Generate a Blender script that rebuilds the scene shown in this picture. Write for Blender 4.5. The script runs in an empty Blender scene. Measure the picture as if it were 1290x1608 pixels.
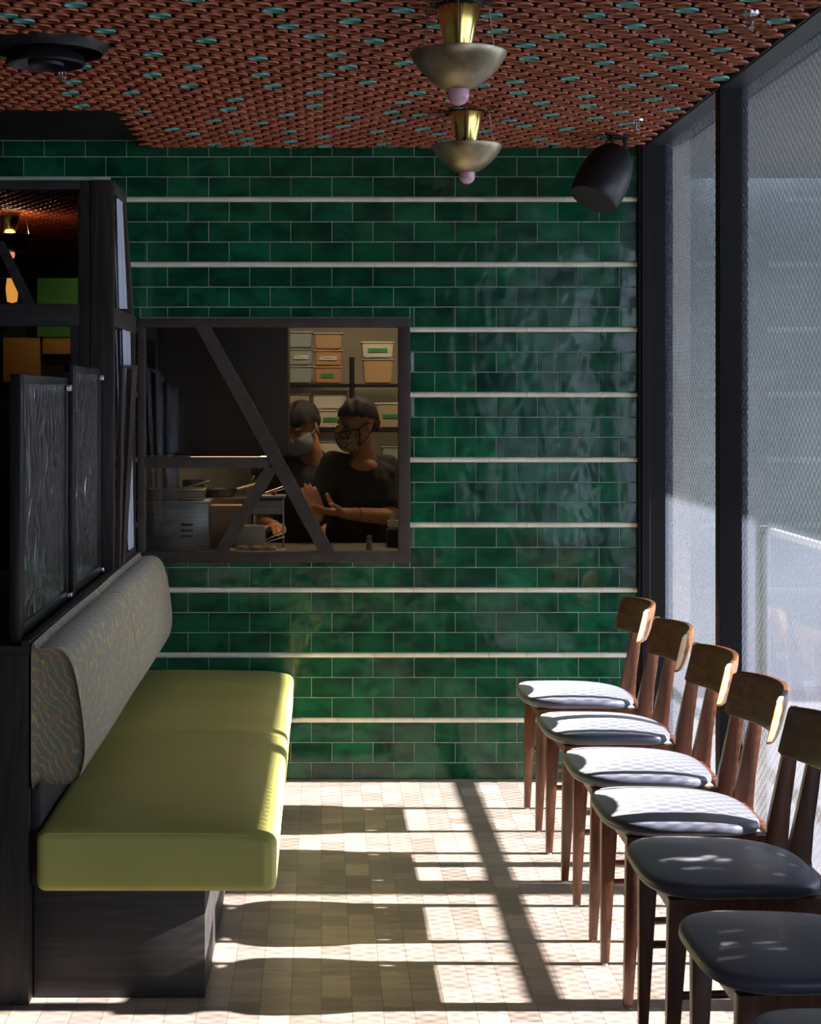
import bpy, bmesh, math, random
from mathutils import Vector, Matrix, Euler
random.seed(7)
scene = bpy.context.scene
C = scene.collection
F, VX, VY, EYE = 2800.0, 505.0, 625.0, 1.5
R = math.radians

def P(px, py, d):
    """world point seen at pixel (px,py) of the photograph at depth d"""
    return Vector(((px-VX)*d/F, d, EYE-(py-VY)*d/F))

# ------------------------------------------------------------------ materials
def mat(name, col, rough=.5, metal=0., spec=.5, **kw):
    m = bpy.data.materials.new(name); m.use_nodes = True
    b = m.node_tree.nodes['Principled BSDF']
    b.inputs['Base Color'].default_value = (*col, 1)
    b.inputs['Roughness'].default_value = rough
    b.inputs['Metallic'].default_value = metal
    b.inputs['Specular IOR Level'].default_value = spec
    for k, v in kw.items():
        b.inputs[k.replace('_', ' ')].default_value = v
    return m

def nodes(m): return m.node_tree.nodes, m.node_tree.links, m.node_tree.nodes['Principled BSDF']

def noise_var(m, c1, c2, scale=(8,8,8), detail=5, dist=0., bump=0., bscale=None, lo=.35, hi=.65, rough=None):
    """procedural colour variation + bump in object space"""
    N, L, b = nodes(m)
    tc = N.new('ShaderNodeTexCoord'); mp = N.new('ShaderNodeMapping')
    mp.inputs['Scale'].default_value = scale
    L.new(tc.outputs['Object'], mp.inputs['Vector'])
    n = N.new('ShaderNodeTexNoise'); n.inputs['Scale'].default_value = 1
    n.inputs['Detail'].default_value = detail; n.inputs['Distortion'].default_value = dist
    L.new(mp.outputs['Vector'], n.inputs['Vector'])
    r = N.new('ShaderNodeValToRGB')
    r.color_ramp.elements[0].position = lo; r.color_ramp.elements[0].color = (*c1, 1)
    r.color_ramp.elements[1].position = hi; r.color_ramp.elements[1].color = (*c2, 1)
    L.new(n.outputs['Fac'], r.inputs['Fac']); L.new(r.outputs['Color'], b.inputs['Base Color'])
    if bump:
        bp = N.new('ShaderNodeBump'); bp.inputs['Strength'].default_value = bump
        bp.inputs['Distance'].default_value = .01
        if bscale:
            n2 = N.new('ShaderNodeTexNoise'); n2.inputs['Scale'].default_value = bscale
            n2.inputs['Detail'].default_value = 3
            L.new(tc.outputs['Object'], n2.inputs['Vector']); L.new(n2.outputs['Fac'], bp.inputs['Height'])
        else: L.new(n.outputs['Fac'], bp.inputs['Height'])
        L.new(bp.outputs['Normal'], b.inputs['Normal'])
    return m

def add_attr_tint(m, amount, base_from_existing=True):
    N, L, b = nodes(m)
    at = N.new('ShaderNodeAttribute'); at.attribute_name = 'tint'
    mr = N.new('ShaderNodeMapRange'); mr.inputs['To Min'].default_value = 1-amount; mr.inputs['To Max'].default_value = 1+amount
    L.new(at.outputs['Fac'], mr.inputs['Value'])
    mx = N.new('ShaderNodeVectorMath'); mx.operation = 'SCALE'
    inp = b.inputs['Base Color']
    if inp.links:
        L.new(inp.links[0].from_socket, mx.inputs[0])
    else:
        mx.inputs[0].default_value = inp.default_value[:3]
    L.new(mr.outputs['Result'], mx.inputs['Scale']); L.new(mx.outputs['Vector'], inp)

M = {}
M['tile'] = noise_var(mat('green_glaze', (.004,.085,.04), .12, spec=.42), (.002,.036,.019), (.006,.088,.038), (9,9,14), 3, .5)
add_attr_tint(M['tile'], .3)
def tile_bump():
    N, L, b = nodes(M['tile'])
    tc = N.new('ShaderNodeTexCoord'); mp = N.new('ShaderNodeMapping'); mp.inputs['Scale'].default_value = (1,1,.8)
    L.new(tc.outputs['Object'], mp.inputs['Vector'])
    n = N.new('ShaderNodeTexNoise'); n.inputs['Scale'].default_value = 13; n.inputs['Detail'].default_value = 1; n.inputs['Distortion'].default_value = .3
    L.new(mp.outputs['Vector'], n.inputs['Vector'])
    bp = N.new('ShaderNodeBump'); bp.inputs['Strength'].default_value = .24; bp.inputs['Distance'].default_value = .01
    L.new(n.outputs['Fac'], bp.inputs['Height']); L.new(bp.outputs['Normal'], b.inputs['Normal'])
tile_bump()
M['grout'] = noise_var(mat('grout', (.3,.33,.28), .9), (.30,.36,.31), (.42,.46,.40), (30,30,30))
M['liner'] = noise_var(mat('cream_liner', (.6,.55,.42), .45), (.62,.58,.45), (.75,.70,.58), (12,12,12))
M['blackwood'] = noise_var(mat('black_stained_wood', (.012,.011,.011), .55, spec=.3), (.006,.0055,.006), (.022,.019,.018), (3,40,40), 6, 1.0, .25)
M['blackwood_v'] = noise_var(mat('black_stained_wood_upright', (.012,.011,.011), .55, spec=.3), (.008,.007,.0065), (.024,.019,.017), (30,30,2.5), 6, 1.0, .25)
M['plinthwood'] = noise_var(mat('ebony_veneer', (.02,.016,.014), .55), (.010,.009,.009), (.03,.024,.022), (3,25,60), 6, .8, 0)
M['brownmetal'] = noise_var(mat('taupe_painted_frame', (.05,.04,.036), .55, spec=.25), (.036,.027,.022), (.052,.040,.033), (20,20,20))
M['darkframe'] = mat('dark_bronze_mullion', (.006,.005,.0055), .6, spec=.22)
M['header'] = mat('dark_grey_header', (.03,.033,.04), .4)
M['black'] = mat('matte_black', (.006,.006,.007), .6)
M['blacksatin'] = mat('satin_black', (.010,.011,.014), .42, spec=.35)
M['grille'] = mat('speaker_grille', (.02,.02,.022), .7)
M['terracotta'] = noise_var(mat('terracotta_glaze', (.3,.07,.04), .33), (.29,.06,.028), (.46,.13,.065), (14,14,14), 3)
M['terracotta_in'] = noise_var(mat('terracotta_glaze_bowl', (.2,.04,.02), .25), (.13,.022,.014), (.24,.05,.03), (14,14,14), 3)  # bowl darker than rim: shading of the cup put into the colour
M['turq'] = noise_var(mat('turquoise_glaze', (.07,.33,.3), .2), (.05,.24,.22), (.13,.45,.4), (20,20,20), 3)
M['brass'] = mat('polished_brass', (.62,.47,.13), .16, 1.)
M['brass_aged'] = noise_var(mat('aged_brass', (.34,.28,.18), .42, 1.), (.27,.22,.14), (.40,.34,.24), (20,20,20), 4)
M['divframe'] = mat('divider_black_frame', (.008,.008,.010), .3)
M['pinkglass'] = mat('pink_bulb', (.62,.38,.48), .12, Transmission_Weight=.15, Subsurface_Weight=.3)
M['chrome'] = mat('chrome', (.6,.6,.62), .2, 1.)
M['steel'] = noise_var(mat('brushed_steel', (.35,.35,.33), .35, 1.), (.28,.29,.26), (.42,.42,.38), (3,3,80), 4)
M['vinyl_green'] = noise_var(mat('chartreuse_vinyl', (.38,.39,.12), .5, spec=.35), (.40,.385,.105), (.46,.44,.125), (3,3,3), 4, 0, .12, 14)
M['seatvinyl'] = mat('charcoal_vinyl', (.075,.08,.12), .42, spec=.5, Sheen_Weight=.5, Sheen_Roughness=.35)
M['walnut'] = noise_var(mat('walnut', (.12,.04,.018), .33), (.075,.026,.014), (.17,.062,.028), (40,40,4), 6, 1.2)
M['walnut_back'] = noise_var(mat('walnut_veneer', (.12,.04,.018), .3), (.07,.027,.010), (.17,.068,.022), (40,3,30), 6, 1.5)
M['sunlit_end'] = noise_var(mat('walnut_sunlit_end', (.5,.3,.15), .5), (.42,.25,.12), (.56,.36,.19), (60,60,60))  # lighter walnut for the backrest ends, sun glare put into the colour
M['corner_block'] = mat('pale_beech_brace', (.42,.36,.24), .6)
M['skin'] = noise_var(mat('skin', (.42,.2,.11), .5, Subsurface_Weight=.1), (.38,.18,.10), (.46,.23,.13), (30,30,30))
M['skin_pale'] = mat('floured_skin', (.6,.42,.27), .6)
M['shirt'] = noise_var(mat('black_cotton', (.010,.010,.011), .85), (.007,.007,.008), (.014,.014,.016), (20,20,20))
M['denim'] = mat('dark_trousers', (.012,.013,.018), .85)
M['cap'] = noise_var(mat('black_cap_cloth', (.009,.009,.011), .8), (.006,.006,.008), (.014,.014,.016), (25,25,25))
M['hair'] = mat('dark_hair', (.008,.006,.005), .45)
M['mask_print'] = noise_var(mat('printed_mask', (.25,.15,.1), .8), (.07,.035,.025), (.42,.30,.2), (60,60,60), 2, 1.5, lo=.42, hi=.55)
M['mask_trim'] = mat('mask_binding', (.03,.008,.008), .7)
M['mask_blue'] = mat('surgical_mask', (.25,.32,.36), .8)
M['eye'] = mat('eye_white', (.22,.18,.15), .45, spec=.2)
M['iris'] = mat('dark_iris', (.01,.006,.004), .1)
M['red_thread'] = mat('red_thread', (.35,.02,.02), .7)
M['kwall'] = noise_var(mat('kitchen_wall', (.40,.38,.33), .6), (.36,.34,.29), (.43,.41,.36), (4,4,4))
M['white_plastic'] = mat('white_plastic', (.62,.6,.55), .4)
M['clear_tub'] = mat('hazy_blue_tub', (.30,.36,.38), .3)
M['tan_tub'] = mat('amber_filled_tub', (.46,.31,.18), .35)
M['orange_tub'] = mat('orange_filled_tub', (.45,.27,.15), .35)
M['khaki_tub'] = mat('khaki_tub', (.40,.34,.24), .4)
M['green_tape'] = mat('green_tape', (.05,.3,.11), .6)
M['ink'] = mat('marker_ink', (.02,.03,.03), .7)
M['cardboard'] = mat('kraft_board', (.36,.22,.11), .8)
M['dough'] = noise_var(mat('baked_dough', (.6,.38,.17), .7), (.5,.26,.1), (.68,.48,.26), (40,40,40), 3, 0, .3)
M['tomato'] = mat('red_food', (.5,.06,.02), .35)
M['hood'] = noise_var(mat('dark_bronzed_steel', (.035,.028,.02), .42, .6), (.02,.017,.013), (.05,.036,.022), (2,2,2), 3)
M['farwall'] = mat('dark_far_wall', (.02,.017,.014), .7)
M['roomwall'] = noise_var(mat('smoky_plaster', (.3,.28,.25), .8), (.27,.25,.23), (.33,.31,.29), (3,3,3))
M['greenwall'] = mat('green_far_panel', (.06,.22,.03), .6)
M['amber'] = mat('amber_panel', (.55,.25,.05), .5)
M['amber_lamp'] = mat('amber_lamp_glass', (.8,.4,.1), .4, Emission_Strength=.5); M['amber_lamp'].node_tree.nodes['Principled BSDF'].inputs['Emission Color'].default_value = (1,.42,.08,1)
M['lit_bulb'] = mat('lit_pink_bulb', (.9,.5,.4), .3, Emission_Strength=.6); M['lit_bulb'].node_tree.nodes['Principled BSDF'].inputs['Emission Color'].default_value = (1,.35,.22,1)
M['kitchen_light'] = mat('light_diffuser', (.9,.9,.9), .4, Emission_Strength=30.0); M['kitchen_light'].node_tree.nodes['Principled BSDF'].inputs['Emission Color'].default_value = (1,.72,.42,1)
M['hood_fill'] = mat('hood_fill_glow', (.9,.9,.9), .4, Emission_Strength=5.0); M['hood_fill'].node_tree.nodes['Principled BSDF'].inputs['Emission Color'].default_value = (1,.68,.36,1)  # glow of the added light under the hood
M['pane_reflection'] = mat('pale_pane_reflection', (.62,.65,.78), .25)  # pale colour standing in for reflected light in the partition panes
M['darkplastic'] = mat('dark_brown_board', (.022,.011,.008), .4)
M['backdrop_grey'] = noise_var(mat('backdrop_grey_green', (.18,.2,.2), .9), (.15,.17,.17), (.20,.22,.22), (2,2,2))
M['paving'] = noise_var(mat('asphalt', (.09,.09,.09), .85), (.075,.075,.08), (.11,.11,.11), (2,2,2), 5, 0, .2)
M['leaf'] = noise_var(mat('leaf', (.04,.1,.02), .45), (.025,.07,.015), (.07,.15,.03), (5,5,5))
M['bark'] = mat('bark', (.06,.045,.03), .9)
M['exterior_metal'] = mat('exterior_grey_metal', (.22,.24,.25), .6)

def glass_mat(name, tint, gloss=.08, rough=.02, bump=None, haze=0):
    m = bpy.data.materials.new(name); m.use_nodes = True
    N, L = m.node_tree.nodes, m.node_tree.links; N.clear()
    o = N.new('ShaderNodeOutputMaterial'); t = N.new('ShaderNodeBsdfTransparent'); t.inputs['Color'].default_value = (*tint,1)
    g = N.new('ShaderNodeBsdfGlossy'); g.inputs['Roughness'].default_value = rough; g.inputs['Color'].default_value = (.9,.9,.95,1)
    fr = N.new('ShaderNodeLayerWeight'); fr.inputs['Blend'].default_value = .5
    pw = N.new('ShaderNodeMath'); pw.operation = 'POWER'; pw.inputs[1].default_value = 5; L.new(fr.outputs['Facing'], pw.inputs[0])
    ad = N.new('ShaderNodeMath'); ad.operation = 'MULTIPLY_ADD'; ad.inputs[1].default_value = .9; ad.inputs[2].default_value = gloss+.03; ad.use_clamp = True
    L.new(pw.outputs[0], ad.inputs[0])
    mx = N.new('ShaderNodeMixShader'); L.new(ad.outputs[0], mx.inputs['Fac']); L.new(t.outputs[0], mx.inputs[1]); L.new(g.outputs[0], mx.inputs[2])
    out = mx
    if haze:
        d = N.new('ShaderNodeBsdfDiffuse'); d.inputs['Color'].default_value = (.5,.48,.45,1)
        m2 = N.new('ShaderNodeMixShader'); m2.inputs['Fac'].default_value = haze
        L.new(mx.outputs[0], m2.inputs[1]); L.new(d.outputs[0], m2.inputs[2]); out = m2
    if bump:
        tc = N.new('ShaderNodeTexCoord'); mp = N.new('ShaderNodeMapping'); mp.inputs['Scale'].default_value = (1,1,.5)
        n = N.new('ShaderNodeTexNoise'); n.inputs['Scale'].default_value = bump[0]; n.inputs['Distortion'].default_value = 2.2; n.inputs['Detail'].default_value = 1
        L.new(tc.outputs['Object'], mp.inputs[0]); L.new(mp.outputs[0], n.inputs['Vector'])
        bp = N.new('ShaderNodeBump'); bp.inputs['Strength'].default_value = bump[1]; bp.inputs['Distance'].default_value = .02
        L.new(n.outputs['Fac'], bp.inputs['Height']); L.new(bp.outputs[0], g.inputs['Normal']); L.new(bp.outputs[0], fr.inputs['Normal'])
    L.new(out.outputs[0], o.inputs['Surface'])
    return m
M['kglass'] = glass_mat('kitchen_window_glass', (.85,.85,.85), .01, .03)
M['pglass'] = glass_mat('partition_glass', (.5,.48,.46), .02, .02)
M['crinkle'] = glass_mat('crinkled_clear_film', (.42,.42,.44), .16, .12, (9,1.0), .04)

def film_mat():
    """frosted window film printed with a field of small staggered dots"""
    m = bpy.data.materials.new('dotted_frosted_film'); m.use_nodes = True
    N, L = m.node_tree.nodes, m.node_tree.links; N.clear()
    def math_(op, a, b=None, clamp=False):
        n = N.new('ShaderNodeMath'); n.operation = op; n.use_clamp = clamp
        for i, v in enumerate((a, b)):
            if v is None: continue
            if isinstance(v, (int, float)): n.inputs[i].default_value = v
            else: L.new(v, n.inputs[i])
        return n.outputs[0]
    tc = N.new('ShaderNodeTexCoord'); sp = N.new('ShaderNodeSeparateXYZ'); L.new(tc.outputs['Object'], sp.inputs[0])
    y = math_('MULTIPLY', sp.outputs['Y'], 2*math.pi/.044); z = math_('MULTIPLY', sp.outputs['Z'], 2*math.pi/.030)
    # cos a * cos b gives staggered dots
    s = math_('MULTIPLY', math_('COSINE', y), math_('COSINE', z))
    s = math_('ADD', math_('MULTIPLY', s, 1.1), .5, True)     # 0..1 clear openings
    o = N.new('ShaderNodeOutputMaterial')
    t = N.new('ShaderNodeBsdfTransparent')
    mr = N.new('ShaderNodeMapRange'); L.new(s, mr.inputs['Value']); mr.inputs['To Min'].default_value = .58; mr.inputs['To Max'].default_value = .92
    L.new(mr.outputs[0], t.inputs['Color'])
    tr = N.new('ShaderNodeBsdfTranslucent'); tr.inputs['Color'].default_value = (.27,.31,.44,1)
    df = N.new('ShaderNodeBsdfDiffuse'); df.inputs['Color'].default_value = (.45,.47,.55,1)
    m1 = N.new('ShaderNodeMixShader'); m1.inputs['Fac'].default_value = .45
    L.new(tr.outputs[0], m1.inputs[1]); L.new(df.outputs[0], m1.inputs[2])
    m2 = N.new('ShaderNodeMixShader'); mr2 = N.new('ShaderNodeMapRange'); L.new(s, mr2.inputs['Value'])
    mr2.inputs['To Min'].default_value = FILM_LO; mr2.inputs['To Max'].default_value = FILM_HI
    L.new(mr2.outputs[0], m2.inputs['Fac']); L.new(t.outputs[0], m2.inputs[1]); L.new(m1.outputs[0], m2.inputs[2])
    g = N.new('ShaderNodeBsdfGlossy'); g.inputs['Roughness'].default_value = .45
    fr = N.new('ShaderNodeLayerWeight'); fr.inputs['Blend'].default_value = .5
    fq = math_('MULTIPLY', math_('POWER', fr.outputs['Facing'], 5), .5)
    m3 = N.new('ShaderNodeMixShader'); L.new(fq, m3.inputs['Fac']); L.new(m2.outputs[0], m3.inputs[1]); L.new(g.outputs[0], m3.inputs[2])
    L.new(m3.outputs[0], o.inputs['Surface'])
    return m
FILM_LO, FILM_HI = .13, .07
M['film'] = film_mat()
M['clear'] = glass_mat('clear_glass', (1,1,1), 0, .02)

def floor_mat():
    m = mat('wood_block_floor', (.4,.33,.26), .38, spec=.4)
    N, L, b = nodes(m)
    tc = N.new('ShaderNodeTexCoord'); mp = N.new('ShaderNodeMapping')
    mp.inputs['Rotation'].default_value = (0,0,R(90)); L.new(tc.outputs['Object'], mp.inputs[0])
    br = N.new('ShaderNodeTexBrick'); L.new(mp.outputs[0], br.inputs['Vector'])
    br.inputs['Scale'].default_value = 1; br.inputs['Brick Width'].default_value = .14; br.inputs['Row Height'].default_value = .076
    br.inputs['Mortar Size'].default_value = .0009; br.inputs['Mortar Smooth'].default_value = .3; br.inputs['Bias'].default_value = 0
    br.offset = .37; br.squash = .62; br.squash_frequency = 3; br.offset_frequency = 2
    br.inputs['Color1'].default_value = (0,0,0,1); br.inputs['Color2'].default_value = (1,1,1,1); br.inputs['Mortar'].default_value = (.5,.5,.5,1)
    ramp = N.new('ShaderNodeValToRGB'); cr = ramp.color_ramp
    cr.elements[0].color = (.25,.20,.175,1); cr.elements[1].color = (.48,.395,.325,1)
    e = cr.elements.new(.35); e.color = (.315,.26,.23,1)
    e = cr.elements.new(.6); e.color = (.37,.305,.265,1)
    e = cr.elements.new(.8); e.color = (.41,.315,.255,1)
    L.new(br.outputs['Color'], ramp.inputs['Fac'])
    mp2 = N.new('ShaderNodeMapping'); mp2.inputs['Scale'].default_value = (7,30,1); L.new(tc.outputs['Object'], mp2.inputs[0])
    n = N.new('ShaderNodeTexNoise'); n.inputs['Detail'].default_value = 6; n.inputs['Scale'].default_value = 1; n.inputs['Distortion'].default_value = 1
    L.new(mp2.outputs[0], n.inputs['Vector'])
    mx = N.new('ShaderNodeMix'); mx.data_type = 'RGBA'; mx.blend_type = 'OVERLAY'; mx.inputs[0].default_value = .45
    L.new(ramp.outputs['Color'], mx.inputs['A']); L.new(n.outputs['Fac'], mx.inputs['B'])
    m2 = N.new('ShaderNodeMix'); m2.data_type = 'RGBA'; L.new(br.outputs['Fac'], m2.inputs[0])
    L.new(mx.outputs['Result'], m2.inputs['A']); m2.inputs['B'].default_value = (.13,.10,.08,1)
    L.new(m2.outputs['Result'], b.inputs['Base Color'])
    bp = N.new('ShaderNodeBump'); bp.inputs['Strength'].default_value = .15; bp.inputs['Distance'].default_value = .003
    L.new(n.outputs['Fac'], bp.inputs['Height']); L.new(bp.outputs[0], b.inputs['Normal'])
    return m
M['floor'] = floor_mat()

def fabric_mat():
    m = mat('patterned_upholstery', (.2,.18,.12), .85, Sheen_Weight=.2)
    N, L, b = nodes(m)
    tc = N.new('ShaderNodeTexCoord')
    def lines(scale, dist, lo, hi, rot):
        mp = N.new('ShaderNodeMapping'); mp.inputs['Rotation'].default_value = rot; L.new(tc.outputs['Object'], mp.inputs[0])
        w = N.new('ShaderNodeTexWave'); w.inputs['Scale'].default_value = scale; w.inputs['Distortion'].default_value = dist
        w.inputs['Detail'].default_value = 2; w.inputs['Detail Scale'].default_value = 1.4
        L.new(mp.outputs[0], w.inputs['Vector'])
        r = N.new('ShaderNodeValToRGB'); r.color_ramp.elements[0].position = lo; r.color_ramp.elements[1].position = hi
        L.new(w.outputs['Fac'], r.inputs['Fac']); return r.outputs['Color']
    a = lines(17, 8, .84, .95, (R(40),R(20),R(30))); c = lines(20, 9, .88, .97, (R(-30),R(60),R(70)))
    base = (.20,.19,.15,1)
    m1 = N.new('ShaderNodeMix'); m1.data_type = 'RGBA'; L.new(a, m1.inputs[0]); m1.inputs['A'].default_value = base; m1.inputs['B'].default_value = (.40,.34,.10,1)
    m2 = N.new('ShaderNodeMix'); m2.data_type = 'RGBA'; L.new(c, m2.inputs[0]); L.new(m1.outputs['Result'], m2.inputs['A']); m2.inputs['B'].default_value = (.34,.20,.12,1)
    L.new(m2.outputs['Result'], b.inputs['Base Color'])
    n = N.new('ShaderNodeTexNoise'); n.inputs['Scale'].default_value = 400; bp = N.new('ShaderNodeBump'); bp.inputs['Strength'].default_value = .25; bp.inputs['Distance'].default_value = .002
    L.new(tc.outputs['Object'], n.inputs['Vector']); L.new(n.outputs['Fac'], bp.inputs['Height']); L.new(bp.outputs[0], b.inputs['Normal'])
    return m
M['fabric'] = fabric_mat()

# ------------------------------------------------------------------ geometry helpers
def nb(): return bmesh.new()
def box(bm, a, b, r=0, mi=0, seg=2):
    a, b = Vector(a), Vector(b)
    lo = Vector((min(a.x,b.x),min(a.y,b.y),min(a.z,b.z))); hi = Vector((max(a.x,b.x),max(a.y,b.y),max(a.z,b.z)))
    res = bmesh.ops.create_cube(bm, size=1); vs = res['verts']; c = (lo+hi)/2; s = hi-lo
    for v in vs: v.co = Vector((v.co.x*s.x, v.co.y*s.y, v.co.z*s.z))+c
    fs = {f for v in vs for f in v.link_faces}
    for f in fs: f.material_index = mi
    if r > 0:
        es = list({e for v in vs for e in v.link_edges})
        out = bmesh.ops.bevel(bm, geom=es, offset=min(r, min(s)*.45), segments=seg, affect='EDGES', profile=.6)
        for f in out['faces']: f.material_index = mi
def prism(bm, pts, vec, mi=0):
    """closed polygon pts (3D) extruded along vec"""
    vec = Vector(vec); n = len(pts)
    a = [bm.verts.new(Vector(p)) for p in pts]; b = [bm.verts.new(Vector(p)+vec) for p in pts]
    fs = [bm.faces.new(a), bm.faces.new(b[::-1])]
    for i in range(n): fs.append(bm.faces.new((a[i], b[i], b[(i+1)%n], a[(i+1)%n])))
    for f in fs: f.material_index = mi
    bmesh.ops.recalc_face_normals(bm, faces=fs)
def frame_of(d):
    d = Vector(d).normalized(); u = Vector((0,0,1)) if abs(d.z) < .9 else Vector((1,0,0))
    x = d.cross(u).normalized(); y = x.cross(d).normalized(); return x, y
def tube(bm, pts, rad, seg=12, mi=0, cap=True):
    pts = [Vector(p) for p in pts]; rads = rad if isinstance(rad, (list,tuple)) else [rad]*len(pts); rings = []
    for i, p in enumerate(pts):
        d = pts[min(i+1,len(pts)-1)]-pts[max(i-1,0)]; x, y = frame_of(d)
        rings.append([bm.verts.new(p+(x*math.cos(2*math.pi*k/seg)+y*math.sin(2*math.pi*k/seg))*rads[i]) for k in range(seg)])
    for i in range(len(rings)-1):
        for k in range(seg):
            f = bm.faces.new((rings[i][k], rings[i][(k+1)%seg], rings[i+1][(k+1)%seg], rings[i+1][k])); f.material_index = mi
    if cap:
        for rg in (rings[0], rings[-1][::-1]):
            f = bm.faces.new(rg); f.material_index = mi
def lathe(bm, prof, org=(0,0,0), axis=(0,0,1), seg=32, mi=0, closed=False):
    """prof: list of (r, h) along axis"""
    org = Vector(org); ax = Vector(axis).normalized(); x, y = frame_of(ax); rings = []
    for r, h in prof:
        if r < 1e-6: rings.append([bm.verts.new(org+ax*h)])
        else: rings.append([bm.verts.new(org+ax*h+(x*math.cos(2*math.pi*k/seg)+y*math.sin(2*math.pi*k/seg))*r) for k in range(seg)])
    n = len(rings)
    for i in range(n if closed else n-1):
        A, B = rings[i], rings[(i+1)%n]
        for k in range(seg):
            a, b = A[k%len(A)], A[(k+1)%len(A)]; c, d = B[(k+1)%len(B)], B[k%len(B)]
            vs = []
            for v in (a,b,c,d):
                if v not in vs: vs.append(v)
            if len(vs) >= 3:
                f = bm.faces.new(vs); f.material_index = mi
def ellipsoid(bm, c, r, rot=None, seg=20, mi=0):
    mtx = Matrix.Translation(Vector(c)) @ (rot.to_4x4() if rot else Matrix()) @ Matrix.Diagonal((*r,1))
    res = bmesh.ops.create_uvsphere(bm, u_segments=seg, v_segments=max(8,seg//2), radius=1, matrix=mtx)
    for v in res['verts']:
        for f in v.link_faces: f.material_index = mi
def limb(bm, pts, rads, mi=0, seg=14):
    """tapered chain of spheres and cones, to be fused"""
    for p, r in zip(pts, rads): ellipsoid(bm, p, (r,r,r), seg=seg, mi=mi)
    for i in range(len(pts)-1): tube(bm, [pts[i], pts[i+1]], [rads[i]*.985, rads[i+1]*.985], seg, mi)
def rbox(bm, lo, hi, r, n=10, crown=0, mi=0, fn=None):
    """rounded pillow box: grid cube mapped to a rounded box; crown bulges the large faces"""
    lo, hi = Vector(lo), Vector(hi); c = (lo+hi)/2; h = (hi-lo)/2
    r = min(r, h.x*.98, h.y*.98, h.z*.98)
    tmp = bmesh.new(); bmesh.ops.create_cube(tmp, size=2)
    bmesh.ops.subdivide_edges(tmp, edges=tmp.edges[:], cuts=n*2-1, use_grid_fill=True)
    vm = {}
    for v in tmp.verts:
        q = Vector(v.co)
        # pack samples near edges so roundings are smooth
        s = Vector([math.copysign(abs(t)**.55, t) if abs(t) > 1e-6 else 0 for t in q])
        p = Vector((s.x*h.x, s.y*h.y, s.z*h.z))
        inner = Vector([max(-(h[i]-r), min(h[i]-r, p[i])) for i in range(3)])
        d = p-inner
        if d.length > 1e-9:
            d.normalize(); p = inner+d*r
        if crown: p.z += crown*(1-(p.x/h.x)**2)*(1-(p.y/h.y)**2)*(1 if p.z > 0 else 0)
        p = p+c
        if fn: p = fn(p)
        vm[v] = bm.verts.new(p)
    for f in tmp.faces:
        g = bm.faces.new([vm[v] for v in f.verts]); g.material_index = mi
    tmp.free()

ORG = {}
def obj(name, bm, mats, parent=None, label=None, cat=None, group=None, kind=None, smooth=35, origin=None, attr=None):
    mats = mats if isinstance(mats, (list,tuple)) else [mats]
    me = bpy.data.meshes.new(name)
    if isinstance(bm, bpy.types.Mesh): me = bm
    else:
        bm.to_mesh(me); bm.free()
    for m in mats: me.materials.append(m)
    if smooth:
        me.shade_smooth(); me.set_sharp_from_angle(angle=R(smooth))
    o = bpy.data.objects.new(name, me); C.objects.link(o)
    if parent is not None:
        off = ORG[parent.name]; o.parent = parent; ORG[o.name] = off
    else:
        if origin is None:
            xs = [v.co for v in me.vertices]
            origin = Vector(((min(v.x for v in xs)+max(v.x for v in xs))/2, (min(v.y for v in xs)+max(v.y for v in xs))/2, min(v.z for v in xs)))
        off = Vector(origin); o.location = off; ORG[o.name] = off
    me.transform(Matrix.Translation(-off))
    tag(o, label, cat, group, kind)
    return o
def tag(o, label=None, cat=None, group=None, kind=None):
    if label: o['label'] = label
    if cat: o['category'] = cat
    if group: o['group'] = group
    if kind: o['kind'] = kind
    return o
def thing(name, label, cat, loc=(0,0,0), group=None):
    o = bpy.data.objects.new(name, None); C.objects.link(o); o.location = loc; o.empty_display_size = .1
    ORG[o.name] = Vector(loc); return tag(o, label, cat, group)
def struct(name, bm, mats, parent=None, **k):
    return obj(name, bm, mats, parent, kind='structure' if parent is None else None, **k)
def copy_tree(o, parent=None):
    c = o.copy(); C.objects.link(c); c.parent = parent
    if parent is None: pass
    for ch in o.children: copy_tree(ch, c)
    return c
def fuse(bm, voxel, smooth=4):
    """fuse overlapping closed shapes into one continuous surface"""
    me = bpy.data.meshes.new('tmp'); bm.to_mesh(me); bm.free()
    o = bpy.data.objects.new('tmp', me); C.objects.link(o)
    rm = o.modifiers.new('r', 'REMESH'); rm.mode = 'VOXEL'; rm.voxel_size = voxel
    sm = o.modifiers.new('s', 'SMOOTH'); sm.factor = .5; sm.iterations = smooth
    dg = bpy.context.evaluated_depsgraph_get(); dg.update()
    res = bpy.data.meshes.new_from_object(o.evaluated_get(dg))
    bpy.data.objects.remove(o); bpy.data.meshes.remove(me)
    b2 = bmesh.new(); b2.from_mesh(res); bpy.data.meshes.remove(res)
    return b2

# ------------------------------------------------------------------ setting
GX = 1.345            # window glass plane
BY = 7.0              # tiled wall plane
PX_ = -.723           # partition face
CZ = 2.5125           # ceiling board
b = nb(); box(b, (-4.2,-3,-.1), (1.45,13.3,0)); struct('floor', b, M['floor'], smooth=0, origin=(0,0,0))

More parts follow.
